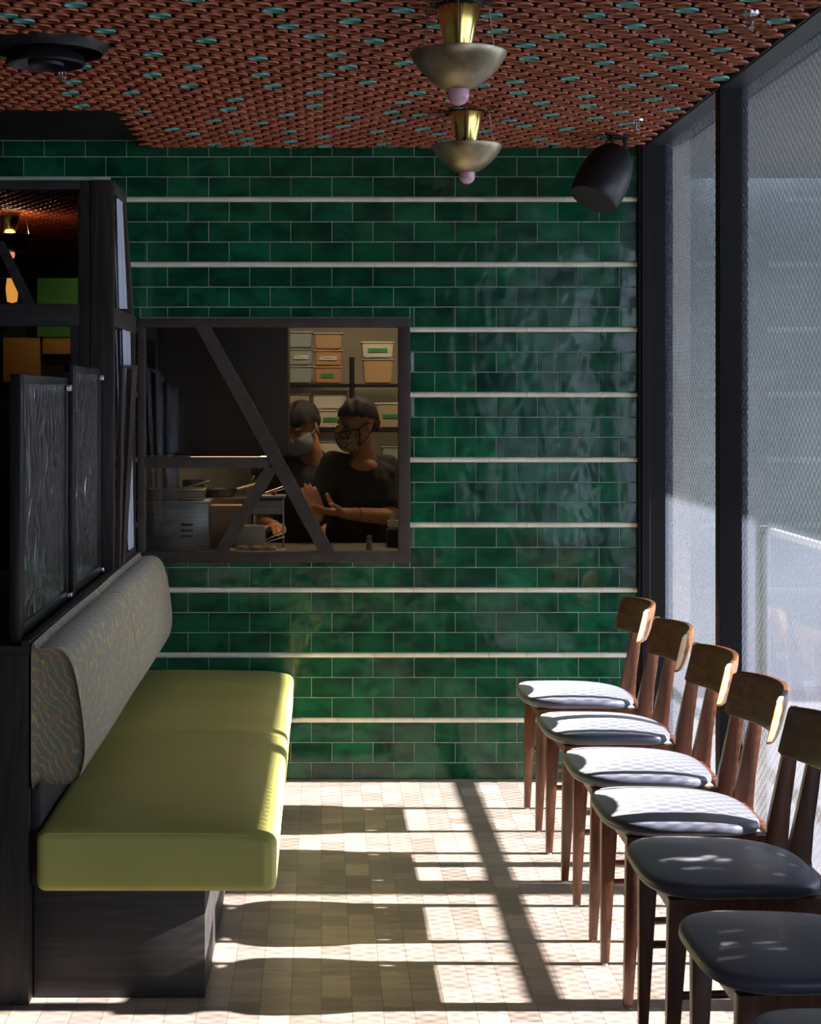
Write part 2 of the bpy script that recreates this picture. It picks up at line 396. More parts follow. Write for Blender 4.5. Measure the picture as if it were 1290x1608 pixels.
# tiled wall: geometry tile by tile, in one mesh
def build_tiled_wall():
    b = nb(); tl = b.faces.layers.float.new('tint')
    op = (P(221,0,BY).x, P(0,881,BY).z, P(644,0,BY).x, P(0,499,BY).z)      # serving window hole x0,z0,x1,z1
    xl, xr, zt = -.83, 1.262, CZ
    # backing
    for a, c in (((xl,BY+.003,-.05),(op[0],BY+.12,zt)), ((op[2],BY+.003,-.05),(xr+.1,BY+.12,zt)),
                 ((op[0],BY+.003,-.05),(op[2],BY+.12,op[1])), ((op[0],BY+.003,op[3]),(op[2],BY+.12,zt)), ((-4.2,BY+.003,2.345),(xl,BY+.12,zt))):
        box(b, a, c, mi=1)
    rnd = random.Random(3)
    def tile(x0, x1, z0, z1, mi=0):
        x0 = max(x0, -4.2); x1 = min(x1, xr); z1 = min(z1, zt-.002); z0 = max(z0, .001)
        if x1-x0 < .008 or z1-z0 < .006: return
        if x0 < xl and z0 < 2.335:
            if x1 <= xl+.005: return
            x0 = xl
        if x1 > op[0] and x0 < op[2] and z1 > op[1] and z0 < op[3]:
            # clip against hole
            if x0 < op[0]-.01: tile(x0, op[0]-.001, z0, z1, mi)
            if x1 > op[2]+.01: tile(op[2]+.001, x1, z0, z1, mi)
            xa, xb = max(x0, op[0]), min(x1, op[2])
            if z0 < op[1]-.01: tile(xa, xb, z0, op[1]-.001, mi)
            if z1 > op[3]+.01: tile(xa, xb, op[3]+.001, z1, mi)
            return
        g = .0015; n0 = len(b.faces)
        t = rnd.random(); n_before = set()
        x0 += g; x1 -= g; z0 += g; z1 -= g; bev = .0016
        ta, tb, tcv = rnd.gauss(0,.0006), rnd.gauss(0,.0006), rnd.gauss(0,.0004)
        yb, yf = BY+.004, BY
        out = [b.verts.new(v) for v in ((x0,yb,z0),(x1,yb,z0),(x1,yb,z1),(x0,yb,z1))]
        mid = [b.verts.new(v) for v in ((x0,yf+.002,z0),(x1,yf+.002,z0),(x1,yf+.002,z1),(x0,yf+.002,z1))]
        inn = [b.verts.new(v) for v in ((x0+bev,yf+ta,z0+bev),(x1-bev,yf+tb,z0+bev),(x1-bev,yf+tcv,z1-bev),(x0+bev,yf-tcv,z1-bev))]
        fs = [b.faces.new(inn)]
        for i in range(4):
            j = (i+1) % 4
            fs.append(b.faces.new((out[i],out[j],mid[j],mid[i]))); fs.append(b.faces.new((mid[i],mid[j],inn[j],inn[i])))
        for f in fs: f.material_index = mi; f[tl] = t
    def liner(z):
        x = -.23-.148*4
        while x < xr:
            xa, xb = max(x, xl), min(x+.148, xr)
            segs = [(xa, xb)]
            if z > op[1] and z < op[3]+.008: segs = [(xa, min(xb, op[0])), (max(xa, op[2]), xb)]
            for p, q in segs:
                if q-p < .01: continue
                n = 7; L0 = []; L1 = []
                for i in range(n):
                    a = math.pi*i/(n-1); L0.append(b.verts.new((p+.0008, BY+.002-math.sin(a)**.7*.007, z+math.cos(a)*.0090))); L1.append(b.verts.new((q-.0008, BY+.002-math.sin(a)**.7*.007, z+math.cos(a)*.0090)))
                for i in range(n-1):
                    f = b.faces.new((L0[i],L1[i],L1[i+1],L0[i+1])); f.material_index = 2; f[tl] = .5
                for Lx in (L0, L1[::-1]):
                    f = b.faces.new(Lx); f.material_index = 2; f[tl] = .5
            x += .148
    k = 0
    for g in range(10):
        zc = .235+.2556*g               # liner centre above the group
        z0 = zc-.2556+.0095 if g else -.0105+.0
        hgt = (.2556-.019)/3
        base = zc-.0095-3*hgt
        rows = 3 if g < 9 else 3
        for r_ in range(rows):
            off = .2838 if k % 2 == 0 else .3645
            i0 = int((-4.2-off)/.1615)-1; x = off+i0*.1615
            while x < xr:
                tile(x, x+.1615, base+r_*hgt, base+(r_+1)*hgt); x += .1615
            k += 1
        if g < 9: liner(zc)
    bmesh.ops.recalc_face_normals(b, faces=b.faces[:])
    return struct('wall_back', b, [M['tile'], M['grout'], M['liner']], smooth=25)
build_tiled_wall()

# room shell
b = nb(); box(b, (-4.3,-3,-.05), (-4.2,13.3,CZ)); struct('wall_left', b, M['roomwall'], smooth=0)
b = nb(); box(b, (-4.3,-3.1,-.05), (1.45,-3,CZ)); struct('wall_front', b, M['roomwall'], smooth=0)
b = nb(); box(b, (-4.3,13.2,-.05), (-.75,13.3,CZ)); wf = struct('wall_far', b, M['farwall'], smooth=0)
b = nb(); box(b, (-.86,BY+.12,-.05), (-.78,13.2,CZ)); struct('wall_kitchen_side', b, M['farwall'], smooth=0)
b = nb(); box(b, (-.78,9.75,-.05), (1.45,9.85,CZ)); struct('wall_kitchen_back', b, M['kwall'], smooth=0)
b = nb(); box(b, (1.36,BY+.0,-.05), (1.45,9.75,CZ)); struct('wall_kitchen_right', b, M['kwall'], smooth=0)

# ceiling board and its clay discs
b = nb(); box(b, (-4.3,-3.1,CZ), (1.45,13.3,CZ+.12)); ceil = struct('ceiling', b, M['blackwood'], smooth=0, origin=(0,0,CZ))
DP, DR, DZ = .0657, .0644, 2.482
DX0, DY0 = .700, 4.589
def disc_profile(r): # shallow cup opening downward
    return [(0,.011),(r*.45,.010),(r*.72,.0065),(r*.84,.001),(r*.91,-.001),(r*.975,.0005),(r,.0035),(r*.95,.0065),(r*.6,.0125),(r*.3,.0125),(r*.3,.032),(0,.032)]
def disc_mesh(name, r, m1, m2, seg=22):
    b = nb(); lathe(b, disc_profile(r), seg=seg)
    for f in b.faces:
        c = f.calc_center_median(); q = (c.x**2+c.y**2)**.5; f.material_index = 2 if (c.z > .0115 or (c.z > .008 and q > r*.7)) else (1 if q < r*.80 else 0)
    me = bpy.data.meshes.new(name); bmesh.ops.recalc_face_normals(b, faces=b.faces[:]); b.to_mesh(me); b.free()
    me.materials.append(m1); me.materials.append(m2); me.materials.append(M['black']); me.shade_smooth(); return me
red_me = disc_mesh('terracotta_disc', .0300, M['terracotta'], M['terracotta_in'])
teal_me = disc_mesh('turquoise_disc', .0312, M['turq'], M['turq'])
SA = [(5,42),(83,72),(245,22),(335,102),(507,50),(605,2),(650,128),(448,163),(222,206),(443,228),(190,255),(190,291),(380,289),(245,325),(420,353),(560,262),(608,212),(807,187),(855,33),(905,82),(980,115),(1100,2),(1097,68),(1167,133),(1055,173),(1085,211),(1018,237),(817,237),(855,271),(1150,259),(988,294),(957,326),(705,307),(688,340),(640,380),(537,399),(603,417),(872,358),(792,387),(742,407),(778,432),(782,450),(672,450),(597,461),(880,412),(912,439),(1018,422),(1047,396),(1078,367),(1018,458),(1165,413),(1227,377),(1200,347),(1238,316),(1273,285),(1262,200),(1262,40),(1213,449)]
SB = [(150,80),(325,48),(340,92),(12,327),(90,338),(30,357),(105,381),(155,397),(200,412),(185,289),(210,317),(295,388),(300,257),(425,140),(435,178),(370,236),(385,268),(362,356),(405,373),(513,107),(622,51),(720,18),(748,80),(632,139),(657,188),(558,235),(585,278),(455,298),(592,307),(487,339),(607,348),(530,381),(485,408),(525,423),(708,248),(768,214),(690,328),(705,365),(672,400),(898,33),(815,123),(815,162),(872,201),(845,256),(780,289),(838,319),(980,97),(990,151),(972,226),(1080,3),(1157,69)]
tealpx = [(x/1.985, y/1.985) for x, y in SA]+[(600+x/1.870, y/1.870) for x, y in SB]
cells = set()
for x, y in tealpx:
    d = F*(DZ-EYE)/(VY-y-1); X = (x-VX)*d/F
    j = round((d-DY0)/DR); i = round((X-DX0-(j % 2)*DP/2)/DP); cells.add((i, j))
rnd = random.Random(11)
reds, teals = [], []
DIFF = P(72,70,4.98)          # the round air diffuser's place
for j in range(-22, 38):
    for i in range(-42, 12):
        X = DX0+(j % 2)*DP/2+i*DP; Y = DY0+j*DR
        if X > 1.232 or Y > 6.985 or X < -1.9: continue
        if Y > 6.09 and X < -.70: continue
        if Y < 3.2: continue
        if (X-DIFF.x)**2+(Y-4.98)**2 < .185**2: continue
        jit = (rnd.gauss(0,.0012), rnd.gauss(0,.0012), rnd.gauss(0,.0004))
        tilt = (rnd.gauss(R(2),R(1.5)), rnd.gauss(R(1),R(1.5)))
        rec = (X+jit[0], Y+jit[1], DZ+jit[2], tilt)
        if (i, j) in cells or (Y < 4.38 and rnd.random() < .045) : teals.append(rec)
        else: reds.append(rec)
def visible_rank(r):   # inside the picture, nearest first
    px = VX+F*r[0]/r[1]; py = VY-F*(r[2]-EYE)/r[1]
    return (0 if (0 <= px <= 1290 and py >= 2) else 1, r[1])
def place_discs(recs, me, name, limit):
    recs.sort(key=visible_rank)
    for x, y, z, t in recs[:limit]:
        o = bpy.data.objects.new(name, me); C.objects.link(o); o.parent = ceil
        o.location = Vector((x,y,z))-Vector((0,0,CZ)); o.rotation_euler = (t[0],t[1],0)
    rest = recs[limit:]
    if not rest: return
    V, Fc, MI = [], [], []
    base = [v.co.copy() for v in me.vertices]; pf = [tuple(p.vertices) for p in me.polygons]; pm = [p.material_index for p in me.polygons]
    for x, y, z, t in rest:
        mt = Matrix.Translation((x,y,z-CZ)) @ Euler((t[0],t[1],0)).to_matrix().to_4x4(); n = len(V)
        V += [tuple(mt @ v) for v in base]; Fc += [tuple(n+k for k in f) for f in pf]; MI += pm
    m = bpy.data.meshes.new(name); m.from_pydata(V, [], Fc); m.polygons.foreach_set('material_index', MI)
    for mm in me.materials: m.materials.append(mm)
    m.shade_smooth(); o = bpy.data.objects.new(name, m); C.objects.link(o); o.parent = ceil; o['kind'] = 'stuff'
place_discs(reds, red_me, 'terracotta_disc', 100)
teals.sort(key=visible_rank); place_discs(teals, teal_me, 'turquoise_disc', 100)
# far dining room ceiling discs, seen small through the partition frame
far = []
for j in range(0, 88):
    for i in range(0, 26):
        far.append((-2.3+i*DP+(j % 2)*DP/2, 7.25+j*DR, DZ, (R(-3),R(2))))
V = None
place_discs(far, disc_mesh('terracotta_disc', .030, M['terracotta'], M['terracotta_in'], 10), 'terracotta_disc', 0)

# window wall: header, sill, mullions, panes
b = nb(); box(b, (1.268,-1,2.4925-.0), (GX+.06,BY,CZ)); 
box(b, (1.274,-1,2.4925-.0), (GX+.06,BY,2.50)); struct('wall_right', b, M['header'], smooth=0)
b = nb(); box(b, (-1*0+1.274,-3,2.488), (GX+.05,BY,2.5125), .002); struct('trim_1', b, M['header'], smooth=0)
b = nb(); box(b, (1.240,BY-.032,0), (GX+.03,BY+.02,CZ), .003); box(b, (1.252,BY-.040,0), (1.285,BY-.032,CZ), .002); struct('trim_2', b, M['darkframe'], smooth=0)
b = nb(); box(b, (1.29,-3,0), (GX+.04,BY-.032,.055), .003); struct('trim_3', b, M['darkframe'], smooth=0)
MUL = [5.70, 4.36, 3.02, 1.68, .34, -1.0]
for i, y in enumerate(MUL):
    b = nb(); box(b, (1.274,y,0), (GX+.02,y+.064,2.492), .002); struct('trim_%d' % (4+i), b, M['darkframe'], smooth=0)
b = nb(); box(b, (GX-.0,-3,0), (GX+.1,-1.0,CZ)); struct('wall_right', b, M['roomwall'], smooth=0)
ys = [BY-.032]+MUL
for i in range(len(ys)-1):
    b = nb(); y1, y0 = ys[i], ys[i+1]+.064
    box(b, (GX,y0,.055), (GX+.006,y1,2.488), mi=1)
    for f in b.faces:
        if f.calc_center_median().x < GX+.001: f.material_index = 0
    struct('window_%d' % (i+1), b, [M['film'], M['clear']], smooth=0, origin=(GX,0,0))

# ------------------------------------------------------------------ serving window (window to the kitchen)
fr = thing('serving_window_frame', 'taupe metal window frame with two slanting bars in the green tiled wall', 'window frame', (P(432,0,BY).x, BY, P(0,882,BY).z))
def X7(px): return P(px,0,BY).x
def Z7(py): return P(0,py,BY).z
yf, yb = BY-.022, BY+.05
for nm, a, c in (('top_rail',(217,500),(644,514)),('bottom_rail',(222,866),(644,883)),('left_stile',(217,514),(228,866)),('right_stile',(626,514),(644,866))):
    b = nb(); box(b, (X7(a[0]),yf,Z7(a[1])), (X7(c[0]),yb,Z7(c[1])), .002); obj(nm, b, M['brownmetal'], fr)
b = nb(); box(b, (X7(228),yf+.006,Z7(718)), (X7(424),yb-.01,Z7(735)), .002); obj('cross_bar', b, M['brownmetal'], fr)
def slant(name, p, q, w, y0, y1):
    a = [(p[0]-w,p[1]),(p[0]+w,p[1]),(q[0]+w,q[1]),(q[0]-w,q[1])]
    b = nb(); prism(b, [(X7(x),y0,Z7(y)) for x, y in a], (0,y1-y0,0)); obj(name, b, M['brownmetal'], fr, smooth=0)
slant('slanting_bar', (319,512), (514,868), 12, yf, yb-.005)
slant('slanting_bar', (427,734), (347,868), 11, yf+.004, yb-.008)
b = nb(); box(b, (X7(228),BY+.02,Z7(866)), (X7(627),BY+.026,Z7(514))); obj('glass_pane', b, M['kglass'], fr, smooth=0, label='clear glass pane')

# ------------------------------------------------------------------ left partition
hw = thing('half_wall', 'black stained wooden half wall behind the green bench', 'low wall', (-.80,5.7,0))
b = nb(); box(b, (-.90,4.40,0), (PX_,BY-.0,.865), .003); obj('panel', b, M['blackwood_v'], hw)
b = nb(); box(b, (-.905,4.395,.865), (PX_+.004,BY,.888), .003); box(b, (PX_-.018,4.395,.888), (PX_+.004,BY,.902), .002); obj('ledge', b, M['blackwood'], hw)
zt, zm0, zm1 = 2.258, 1.752, 1.818
pf = thing('partition_frame', 'dark timber screen with glazed openings rising from the half wall beside the tiles', 'partition', (-.80,6.5,.89))
b = nb(); box(b, (-.802,6.19,.888), (PX_,6.25,zt), .002); obj('post', b, M['blackwood_v'], pf)
b = nb(); box(b, (-.842,6.20,.888), (-.805,6.25,zt), .002); obj('post', b, M['blackwood_v'], pf)
b = nb(); box(b, (PX_-.05,6.25,zt-.04), (PX_-.002,6.63,zt), .002); obj('top_rail', b, M['brownmetal'], pf)
b = nb(); box(b, (PX_-.05,6.25,zm0), (PX_-.002,BY-.01,zm1), .002); obj('middle_rail', b, M['brownmetal'], pf)
b = nb(); prism(b, [(PX_-.045,6.58,zt-.02),(PX_-.045,6.64,zt-.02),(PX_-.045,6.94,zm1),(PX_-.045,6.84,zm1)], (.04,0,0)); obj('slanting_bar', b, M['brownmetal'], pf, smooth=0)
b = nb(); prism(b, [(PX_-.045,6.935,zm0),(PX_-.045,6.975,zm0),(PX_-.045,6.99,.9),(PX_-.045,6.955,.9)], (.04,0,0)); obj('slanting_bar', b, M['brownmetal'], pf, smooth=0)
b = nb(); box(b, (PX_-.045,6.25,.888), (PX_-.002,6.94,.92), .002); obj('bottom_rail', b, M['brownmetal'], pf)
b = nb(); box(b, (PX_-.026,6.25,.92), (PX_-.022,6.93,zm0)); obj('glass_pane', b, M['pglass'], pf, smooth=0)
b = nb(); prism(b, [(PX_-.026,6.25,zm1),(PX_-.026,6.85,zm1),(PX_-.026,6.60,zt-.04),(PX_-.026,6.25,zt-.04)], (.004,0,0)); obj('glass_pane', b, M['pglass'], pf, smooth=0)
# the arm of the screen that turns to the left
sc = thing('turned_screen', 'black timber screen facing the room, pendant seen through its upper opening', 'partition', (-1.6,6.22,0))
def s6(px): return P(px,0,6.2).x
def z6(py): return P(0,py,6.2).z
b = nb(); box(b, (-2.6,6.20,z6(297)), (-.842,6.25,zt), .002); obj('top_rail', b, M['blackwood'], sc)
b = nb(); box(b, (-2.6,6.20,z6(512)), (-.842,6.25,z6(477)), .002); obj('middle_rail', b, M['blackwood'], sc)
b = nb(); box(b, (s6(110),6.205,.0), (-.842,6.245,z6(512)), .002); obj('post', b, M['blackwood_v'], sc)
b = nb(); box(b, (s6(122),6.205,z6(477)), (-.842,6.245,z6(297)), .002); obj('post', b, M['blackwood_v'], sc)
b = nb(); box(b, (-2.6,6.20,0), (-2.54,6.25,zt), .002); obj('post', b, M['blackwood_v'], sc)
b = nb(); prism(b, [(s6(-10),6.21,z6(378)),(s6(4),6.21,z6(378)),(s6(54),6.21,z6(478)),(s6(36),6.21,z6(478))], (0,.03,0)); obj('slanting_bar', b, M['blackwood'], sc, smooth=0)
b = nb(); box(b, (-2.54,6.20,0), (s6(110),6.25,.9), .002); obj('lower_panel', b, M['blackwood_v'], sc)

# solid pale strips standing in for bright reflections in the partition glass
def yz(x, px, py):
    d = x*F/(px-VX); return (x, d, EYE-(py-VY)*d/F)
for a, lab in (([(183,312),(186.5,312),(192.5,485),(187,485)], 'pale strip standing in for a reflection in the upper partition pane, the one nearer the post'),
               ([(188,312),(190.5,312),(198.5,485),(194,485)], 'pale strip standing in for a reflection in the upper partition pane, the one nearer the tiles'),
               ([(192,509),(196.5,509),(205,864),(201,864)], 'tall pale strip standing in for a reflection in the lower partition pane, the one nearer the post'),
               ([(198,509),(203,509),(209,862),(206,862)], 'tall pale strip standing in for a reflection in the lower partition pane, the one nearer the tiles')):
    b = nb(); prism(b, [yz(-.735,*p) for p in a], (.004,0,0)); obj('reflection_strip', b, M['pane_reflection'], smooth=0, label=lab, cat='reflection strip', group='pale reflection strips in the partition glass')
fs = thing('folding_stand', 'dark brown folded stand leaning on the ledge beside the partition post', 'stand', (-.74,6.45,.9))
def lean(p, q, w, x, nm, m):
    b = nb(); prism(b, [yz(x,p[0],p[1]), yz(x,p[0]+w,p[1]), yz(x,q[0]+w*.6,q[1]), yz(x,q[0],q[1])], (.012,0,0)); return obj(nm, b, m, fs, smooth=0)
lean((187,574), (182,893), 5, -.720, 'leg', M['darkplastic']); lean((203,574), (187,886), 9, -.720, 'leg', M['darkplastic'])
lean((188,574), (188,579), 25, -.713, 'top_bar', M['darkplastic'])

# clear film dividers standing on the ledge
def divider(y0, y1, z1, lab):
    t = thing('table_divider', lab, 'divider', (-.765,(y0+y1)/2,.888), 'film dividers on the half wall ledge')
    x0, x1 = -.775, -.757; z0 = .892
    for nm, a, c in (('end_stile',(x0,y0,z0),(x1+.01,y0+.055,z1)), ('end_stile',(x0,y1-.03,z0),(x1,y1,z1)), ('top_rail',(x0,y0,z1-.022),(x1,y1,z1)), ('bottom_rail',(x0,y0,z0),(x1,y1,z0+.035))):
        b = nb(); box(b, a, c, .002); obj(nm, b, M['divframe'], t)
    b = nb(); ny, nz = 40, 40; rr = random.Random(int(y0*10)); ph = [rr.uniform(0,6.3) for _ in range(6)]
    g = []
    for i in range(ny+1):
        row = []
        for j in range(nz+1):
            u, v = i/ny, j/nz; y = y0+.055+(y1-.085-y0)*u; z = z0+.035+(z1-z0-.057)*v
            e = math.sin(math.pi*u)*math.sin(math.pi*v)
            row.append(b.verts.new((-.764+e*(.004*math.sin(9*u+5*v+ph[0])+.003*math.sin(22*v-8*u+ph[1])+.002*math.sin(31*u+12*v+ph[2])), y, z)))
        g.append(row)
    for i in range(ny):
        for j in range(nz): b.faces.new((g[i][j],g[i+1][j],g[i+1][j+1],g[i][j+1]))
    obj('clear_film', b, M['crinkle'], t, label='wrinkled clear film stretched in the frame')
    for yy, zz in ((y1-.02,z1-.03),(y1-.01,z0+.02)):
        b = nb(); box(b, (x1,yy-.02,zz-.010), (x1+.014,yy+.02,zz+.010), .003); obj('clip', b, M['chrome'], t, label='small bright metal clip')
divider(4.43, 5.33, 1.56, 'black framed clear film divider on the ledge, the nearer of two')
divider(5.37, 6.12, 1.60, 'black framed clear film divider on the ledge, the farther of two')

# ------------------------------------------------------------------ bench
bn = thing('banquette', 'built-in bench with chartreuse vinyl seat cushions and patterned grey back cushions', 'bench', (-.42,5.7,0))
b = nb(); box(b, (-.72,4.46,0), (-.291,6.968,.285), .003); obj('plinth', b, M['plinthwood'], bn, label='dark wooden plinth')
b = nb(); box(b, (-.722,4.44,.285), (-.700,6.968,.62), .002); obj('back_panel', b, M['plinthwood'], bn)
def seatcush(y0, y1):
    x0, x1, z0, z1 = -.700, -.112, .287, .438
    def fn(p):
        u = (p.x-x0)/(x1-x0); v = (p.y-y0)/(y1-y0); w = (p.z-z0)/(z1-z0)
        # fuller rounding and sag of the front nose
        if u > .8: p.z -= .018*((u-.8)/.2)**2*max(0,w)
        p.x += .006*math.sin(v*9)*w*max(0,u)
        p.z += .0025*math.sin(7*v+4*u)*w
        return p
    b = nb(); rbox(b, (x0,y0,z0), (x1,y1,z1), .022, 16, .012, fn=fn)
    c = obj('seat_cushion', b, M['vinyl_green'], bn, smooth=60)
    # stitched piping round the top edge of the near end
    b = nb(); pts = [fn(Vector((x0+.02+(x1-x0-.045)*t, y0+.003, z1-.006+.010*(1-(2*t-1)**2)*0))) for t in [i/20 for i in range(21)]]
    tube(b, pts, .0022, 8); obj('piping', b, M['vinyl_green'], c)
seatcush(4.365, 5.668); seatcush(5.672, 6.972)
def backcush(y0, y1):
    # wedge profile in XZ swept along Y with rounded ends
    prof = [(-.716,.560),(-.690,.552),(-.640,.548),(-.606,.556),(-.590,.585),(-.583,.64),(-.590,.72),(-.603,.80),(-.618,.85),(-.640,.877),(-.668,.884),(-.700,.880),(-.716,.872)]
    cx = sum(p[0] for p in prof)/len(prof); cz = sum(p[1] for p in prof)/len(prof)
    # densify
    dens = []
    n = len(prof)
    for i in range(n):
        p0, p1, p2, p3 = prof[i-1], prof[i], prof[(i+1)%n], prof[(i+2)%n]
        for k in range(4):
            t = k/4
            if i == n-1: dens.append((p1[0]+(p2[0]-p1[0])*t, p1[1]+(p2[1]-p1[1])*t)); continue
            q = [.5*((2*p1[a])+(-p0[a]+p2[a])*t+(2*p0[a]-5*p1[a]+4*p2[a]-p3[a])*t*t+(-p0[a]+3*p1[a]-3*p2[a]+p3[a])*t**3) for a in (0,1)]
            dens.append((max(q[0],-.716), q[1]))
    r = .022; ylist = []; 
    for k in range(7):
        a = math.pi/2*k/6; ylist.append((y0+r*(1-math.sin(a)), 1-math.cos(a)*.0-(1-math.sin(math.pi/2-a+0)) if 0 else None, a))
    rings = []
    def ring(y, inset):
        out = []
        for x, z in dens:
            dx, dz = x-cx, z-cz; L_ = math.hypot(dx, dz)
            s = max(0, 1-inset/L_)
            out.append(b.verts.new((max(cx+dx*s,-.716), y, cz+dz*s)))
        return out
    b = nb()
    for k in range(8):
        a = math.pi/2*k/7; rings.append(ring(y0+r*(1-math.sin(a)), r*(1-math.cos(a))) if 0 else ring(y0+r*(1-math.cos(math.pi/2-a)) if 0 else y0+r*(1-math.sin(a)), r*(1-math.cos(math.pi/2-a)) if 0 else r*(1-math.sin(a))*0+r*(1-math.sqrt(max(0,1-(1-math.sin(a))**2)))))
    for t in range(1, 16): rings.append(ring(y0+r+(y1-y0-2*r)*t/16, -.0025*math.sin(math.pi*t/16)))
    for k in range(8):
        a = math.pi/2*(7-k)/7; rings.append(ring(y1-r*(1-math.sin(a)), r*(1-math.sqrt(max(0,1-(1-math.sin(a))**2)))))
    m = len(dens)
    for i in range(len(rings)-1):
        for k in range(m): b.faces.new((rings[i][k],rings[i][(k+1)%m],rings[i+1][(k+1)%m],rings[i+1][k]))
    b.faces.new(rings[0]); b.faces.new(rings[-1][::-1]); bmesh.ops.recalc_face_normals(b, faces=b.faces[:])
    obj('back_cushion', b, M['fabric'], bn, smooth=50)
backcush(4.395, 5.668); backcush(5.672, 6.970)

# ------------------------------------------------------------------ chairs
def make_chair():
    t = thing('dining_chair', 'x', 'chair', (0,0,0), 'row of walnut chairs along the window')
    # local frame: front towards -X, x measured so that the photo X = local + .90
    X0 = .90
    def lx(x): return x-X0
    # seat cushion (superellipse outline, domed)
    b = nb(); nr, na = 12, 56; xa, xb = lx(.700), lx(1.100); cx = (xa+xb)/2; hx = (xb-xa)/2
    def outline(a):
        c, s = math.cos(a), math.sin(a); e = 2/3.4
        x = math.copysign(abs(c)**e, c); y = math.copysign(abs(s)**e, s)
        wy = .237-.030*(x+1)/2
        return cx+hx*x, wy*y
    zb, zmid, ztop = .430, .448, .466
    rings = []
    prof = [(.55,zb,0),(.93,zb+.001,0),(.975,zb+.006,0),(1.0,zmid-.004,0),(.995,zmid+.006,0),(.975,zmid+.012,0)]
    for s, z, _ in prof:
        rings.append([b.verts.new(((outline(2*math.pi*k/na)[0]-cx)*s+cx, outline(2*math.pi*k/na)[1]*s, z)) for k in range(na)])
    for i in range(1, nr+1):
        s = .975*(1-i/nr)**.8 if i < nr else 0
        z = zmid+.012+(.018)*(1-(s/.975)**2.2)
        if s > 0:
            rg = []
            for k in range(na):
                ox, oy = outline(2*math.pi*k/na); x = (ox-cx)*s+cx; y = oy*s
                # gentle saddle: rear dips, front rolls
                rg.append(b.verts.new((x, y, z-.008*max(0,(x-cx)/hx)**2*0+.0)))
            rings.append(rg)
    top = b.verts.new((cx,0,zmid+.030))
    for i in range(len(rings)-1):
        for k in range(na): b.faces.new((rings[i][k],rings[i][(k+1)%na],rings[i+1][(k+1)%na],rings[i+1][k]))
    for k in range(na): b.faces.new((rings[-1][k],rings[-1][(k+1)%na],top))
    b.faces.new(rings[0][::-1])
    # front edge rolls down a little, rear kicks lower
    for v in b.verts:
        u = (v.co.x-cx)/hx
        v.co.z -= .012*max(0,u)**2
    bmesh.ops.recalc_face_normals(b, faces=b.faces[:])
    obj('seat_cushion', b, M['seatvinyl'], t, smooth=70)
    # legs
    def taper(p, q, wp, wq, tp, tq, nm='leg'):
        b = nb(); a = []
        for (c, w, th) in ((Vector(p),wp,tp),(Vector(q),wq,tq)):
            a.append([b.verts.new(c+Vector((sx*w/2, sy*th/2, 0))) for sx, sy in ((-1,-1),(1,-1),(1,1),(-1,1))])
        b.faces.new(a[0]); b.faces.new(a[1][::-1])
        for i in range(4): b.faces.new((a[0][i],a[1][i],a[1][(i+1)%4],a[0][(i+1)%4]))
        bmesh.ops.recalc_face_normals(b, faces=b.faces[:])
        bmesh.ops.bevel(b, geom=b.edges[:], offset=.003, segments=2, affect='EDGES', profile=.6)
        return b
    for s in (-1, 1):
        leg = obj('leg', taper((lx(.768),s*.186,.428), (lx(.752),s*.170,.004), .046, .022, .034, .022), M['walnut'], t)
        g = nb(); lathe(g, [(0,0),(.009,0),(.009,.004),(0,.005)], (lx(.752),s*.170,0), seg=14); obj('glide', g, M['chrome'], leg)
    # rear legs run on as back posts: side outline in XZ, thin in Y
    out = [(1.196,.004),(1.172,.004),(1.120,.22),(1.092,.40),(1.096,.46),(1.118,.56),(1.140,.66),(1.150,.735),(1.156,.742),(1.170,.742),(1.176,.735),(1.172,.66),(1.163,.58),(1.152,.50),(1.146,.42),(1.158,.30),(1.178,.15)]
    for s in (-1, 1):
        b = nb(); yy = s*.172
        prism(b, [(lx(x), yy-.012, z) for x, z in out], (0,.024,0))
        bmesh.ops.bevel(b, geom=[e for e in b.edges if abs((e.verts[0].co-e.verts[1].co).y) < .001], offset=.004, segments=2, affect='EDGES', profile=.6)
        leg = obj('leg', b, M['walnut'], t, smooth=50)
        g = nb(); lathe(g, [(0,0),(.009,0),(.009,.004),(0,.005)], (lx(1.184),yy,0), seg=14); obj('glide', g, M['chrome'], leg)
    b = nb()
    box(b, (lx(.752),-.180,.392), (lx(.774),.180,.430), .003)          # front rail
    box(b, (lx(1.10),-.165,.385), (lx(1.122),.165,.430), .003)         # rear rail
    for s in (-1, 1):
        prism(b, [(lx(.770),s*.192,.425),(lx(1.11),s*.176,.425),(lx(1.11),s*.176,.378),(lx(.770),s*.192,.39)], (0,-s*.018,0))
    obj('seat_frame', b, M['walnut'], t)
    for s in (-1, 1):
        b = nb()
        prism(b, [(lx(.772),s*.10,.425),(lx(.80),s*.172,.425),(lx(1.09),s*.150,.425),(lx(1.09),s*.10,.425)], (0,0,-.012))
        obj('corner_brace', b, M['corner_block'], t, label='pale wooden brace under the seat')
    for s in (-1, 1):
        b = nb(); tube(b, [(lx(.763),s*.178,.215),(lx(1.135),s*.172,.225)], .009, 10)
        obj('stretcher', b, M['walnut'], t)
    # curved backrest
    b = nb(); ny, nz = 28, 10; half = .222; Rr = .42; th = .024
    def bp(u, v, back):
        y = u*half; a = y/Rr
        sag = Rr*(1-math.cos(a))
        # height tapers towards ends, rounded corners
        hh = .062-.004*abs(u)**3
        if abs(u) > .93: hh -= .008*((abs(u)-.93)/.07)**2
        z = .716+v*hh-.004*abs(u)**2
        x = 1.150+(z-.716)*.25-sag
        nx = math.cos(a)
        thick = th*(1-.25*abs(v)**3)
        if back: x += thick; y *= 1-.014/half
        return Vector((lx(x), y*(1 if not back else 1.0), z))
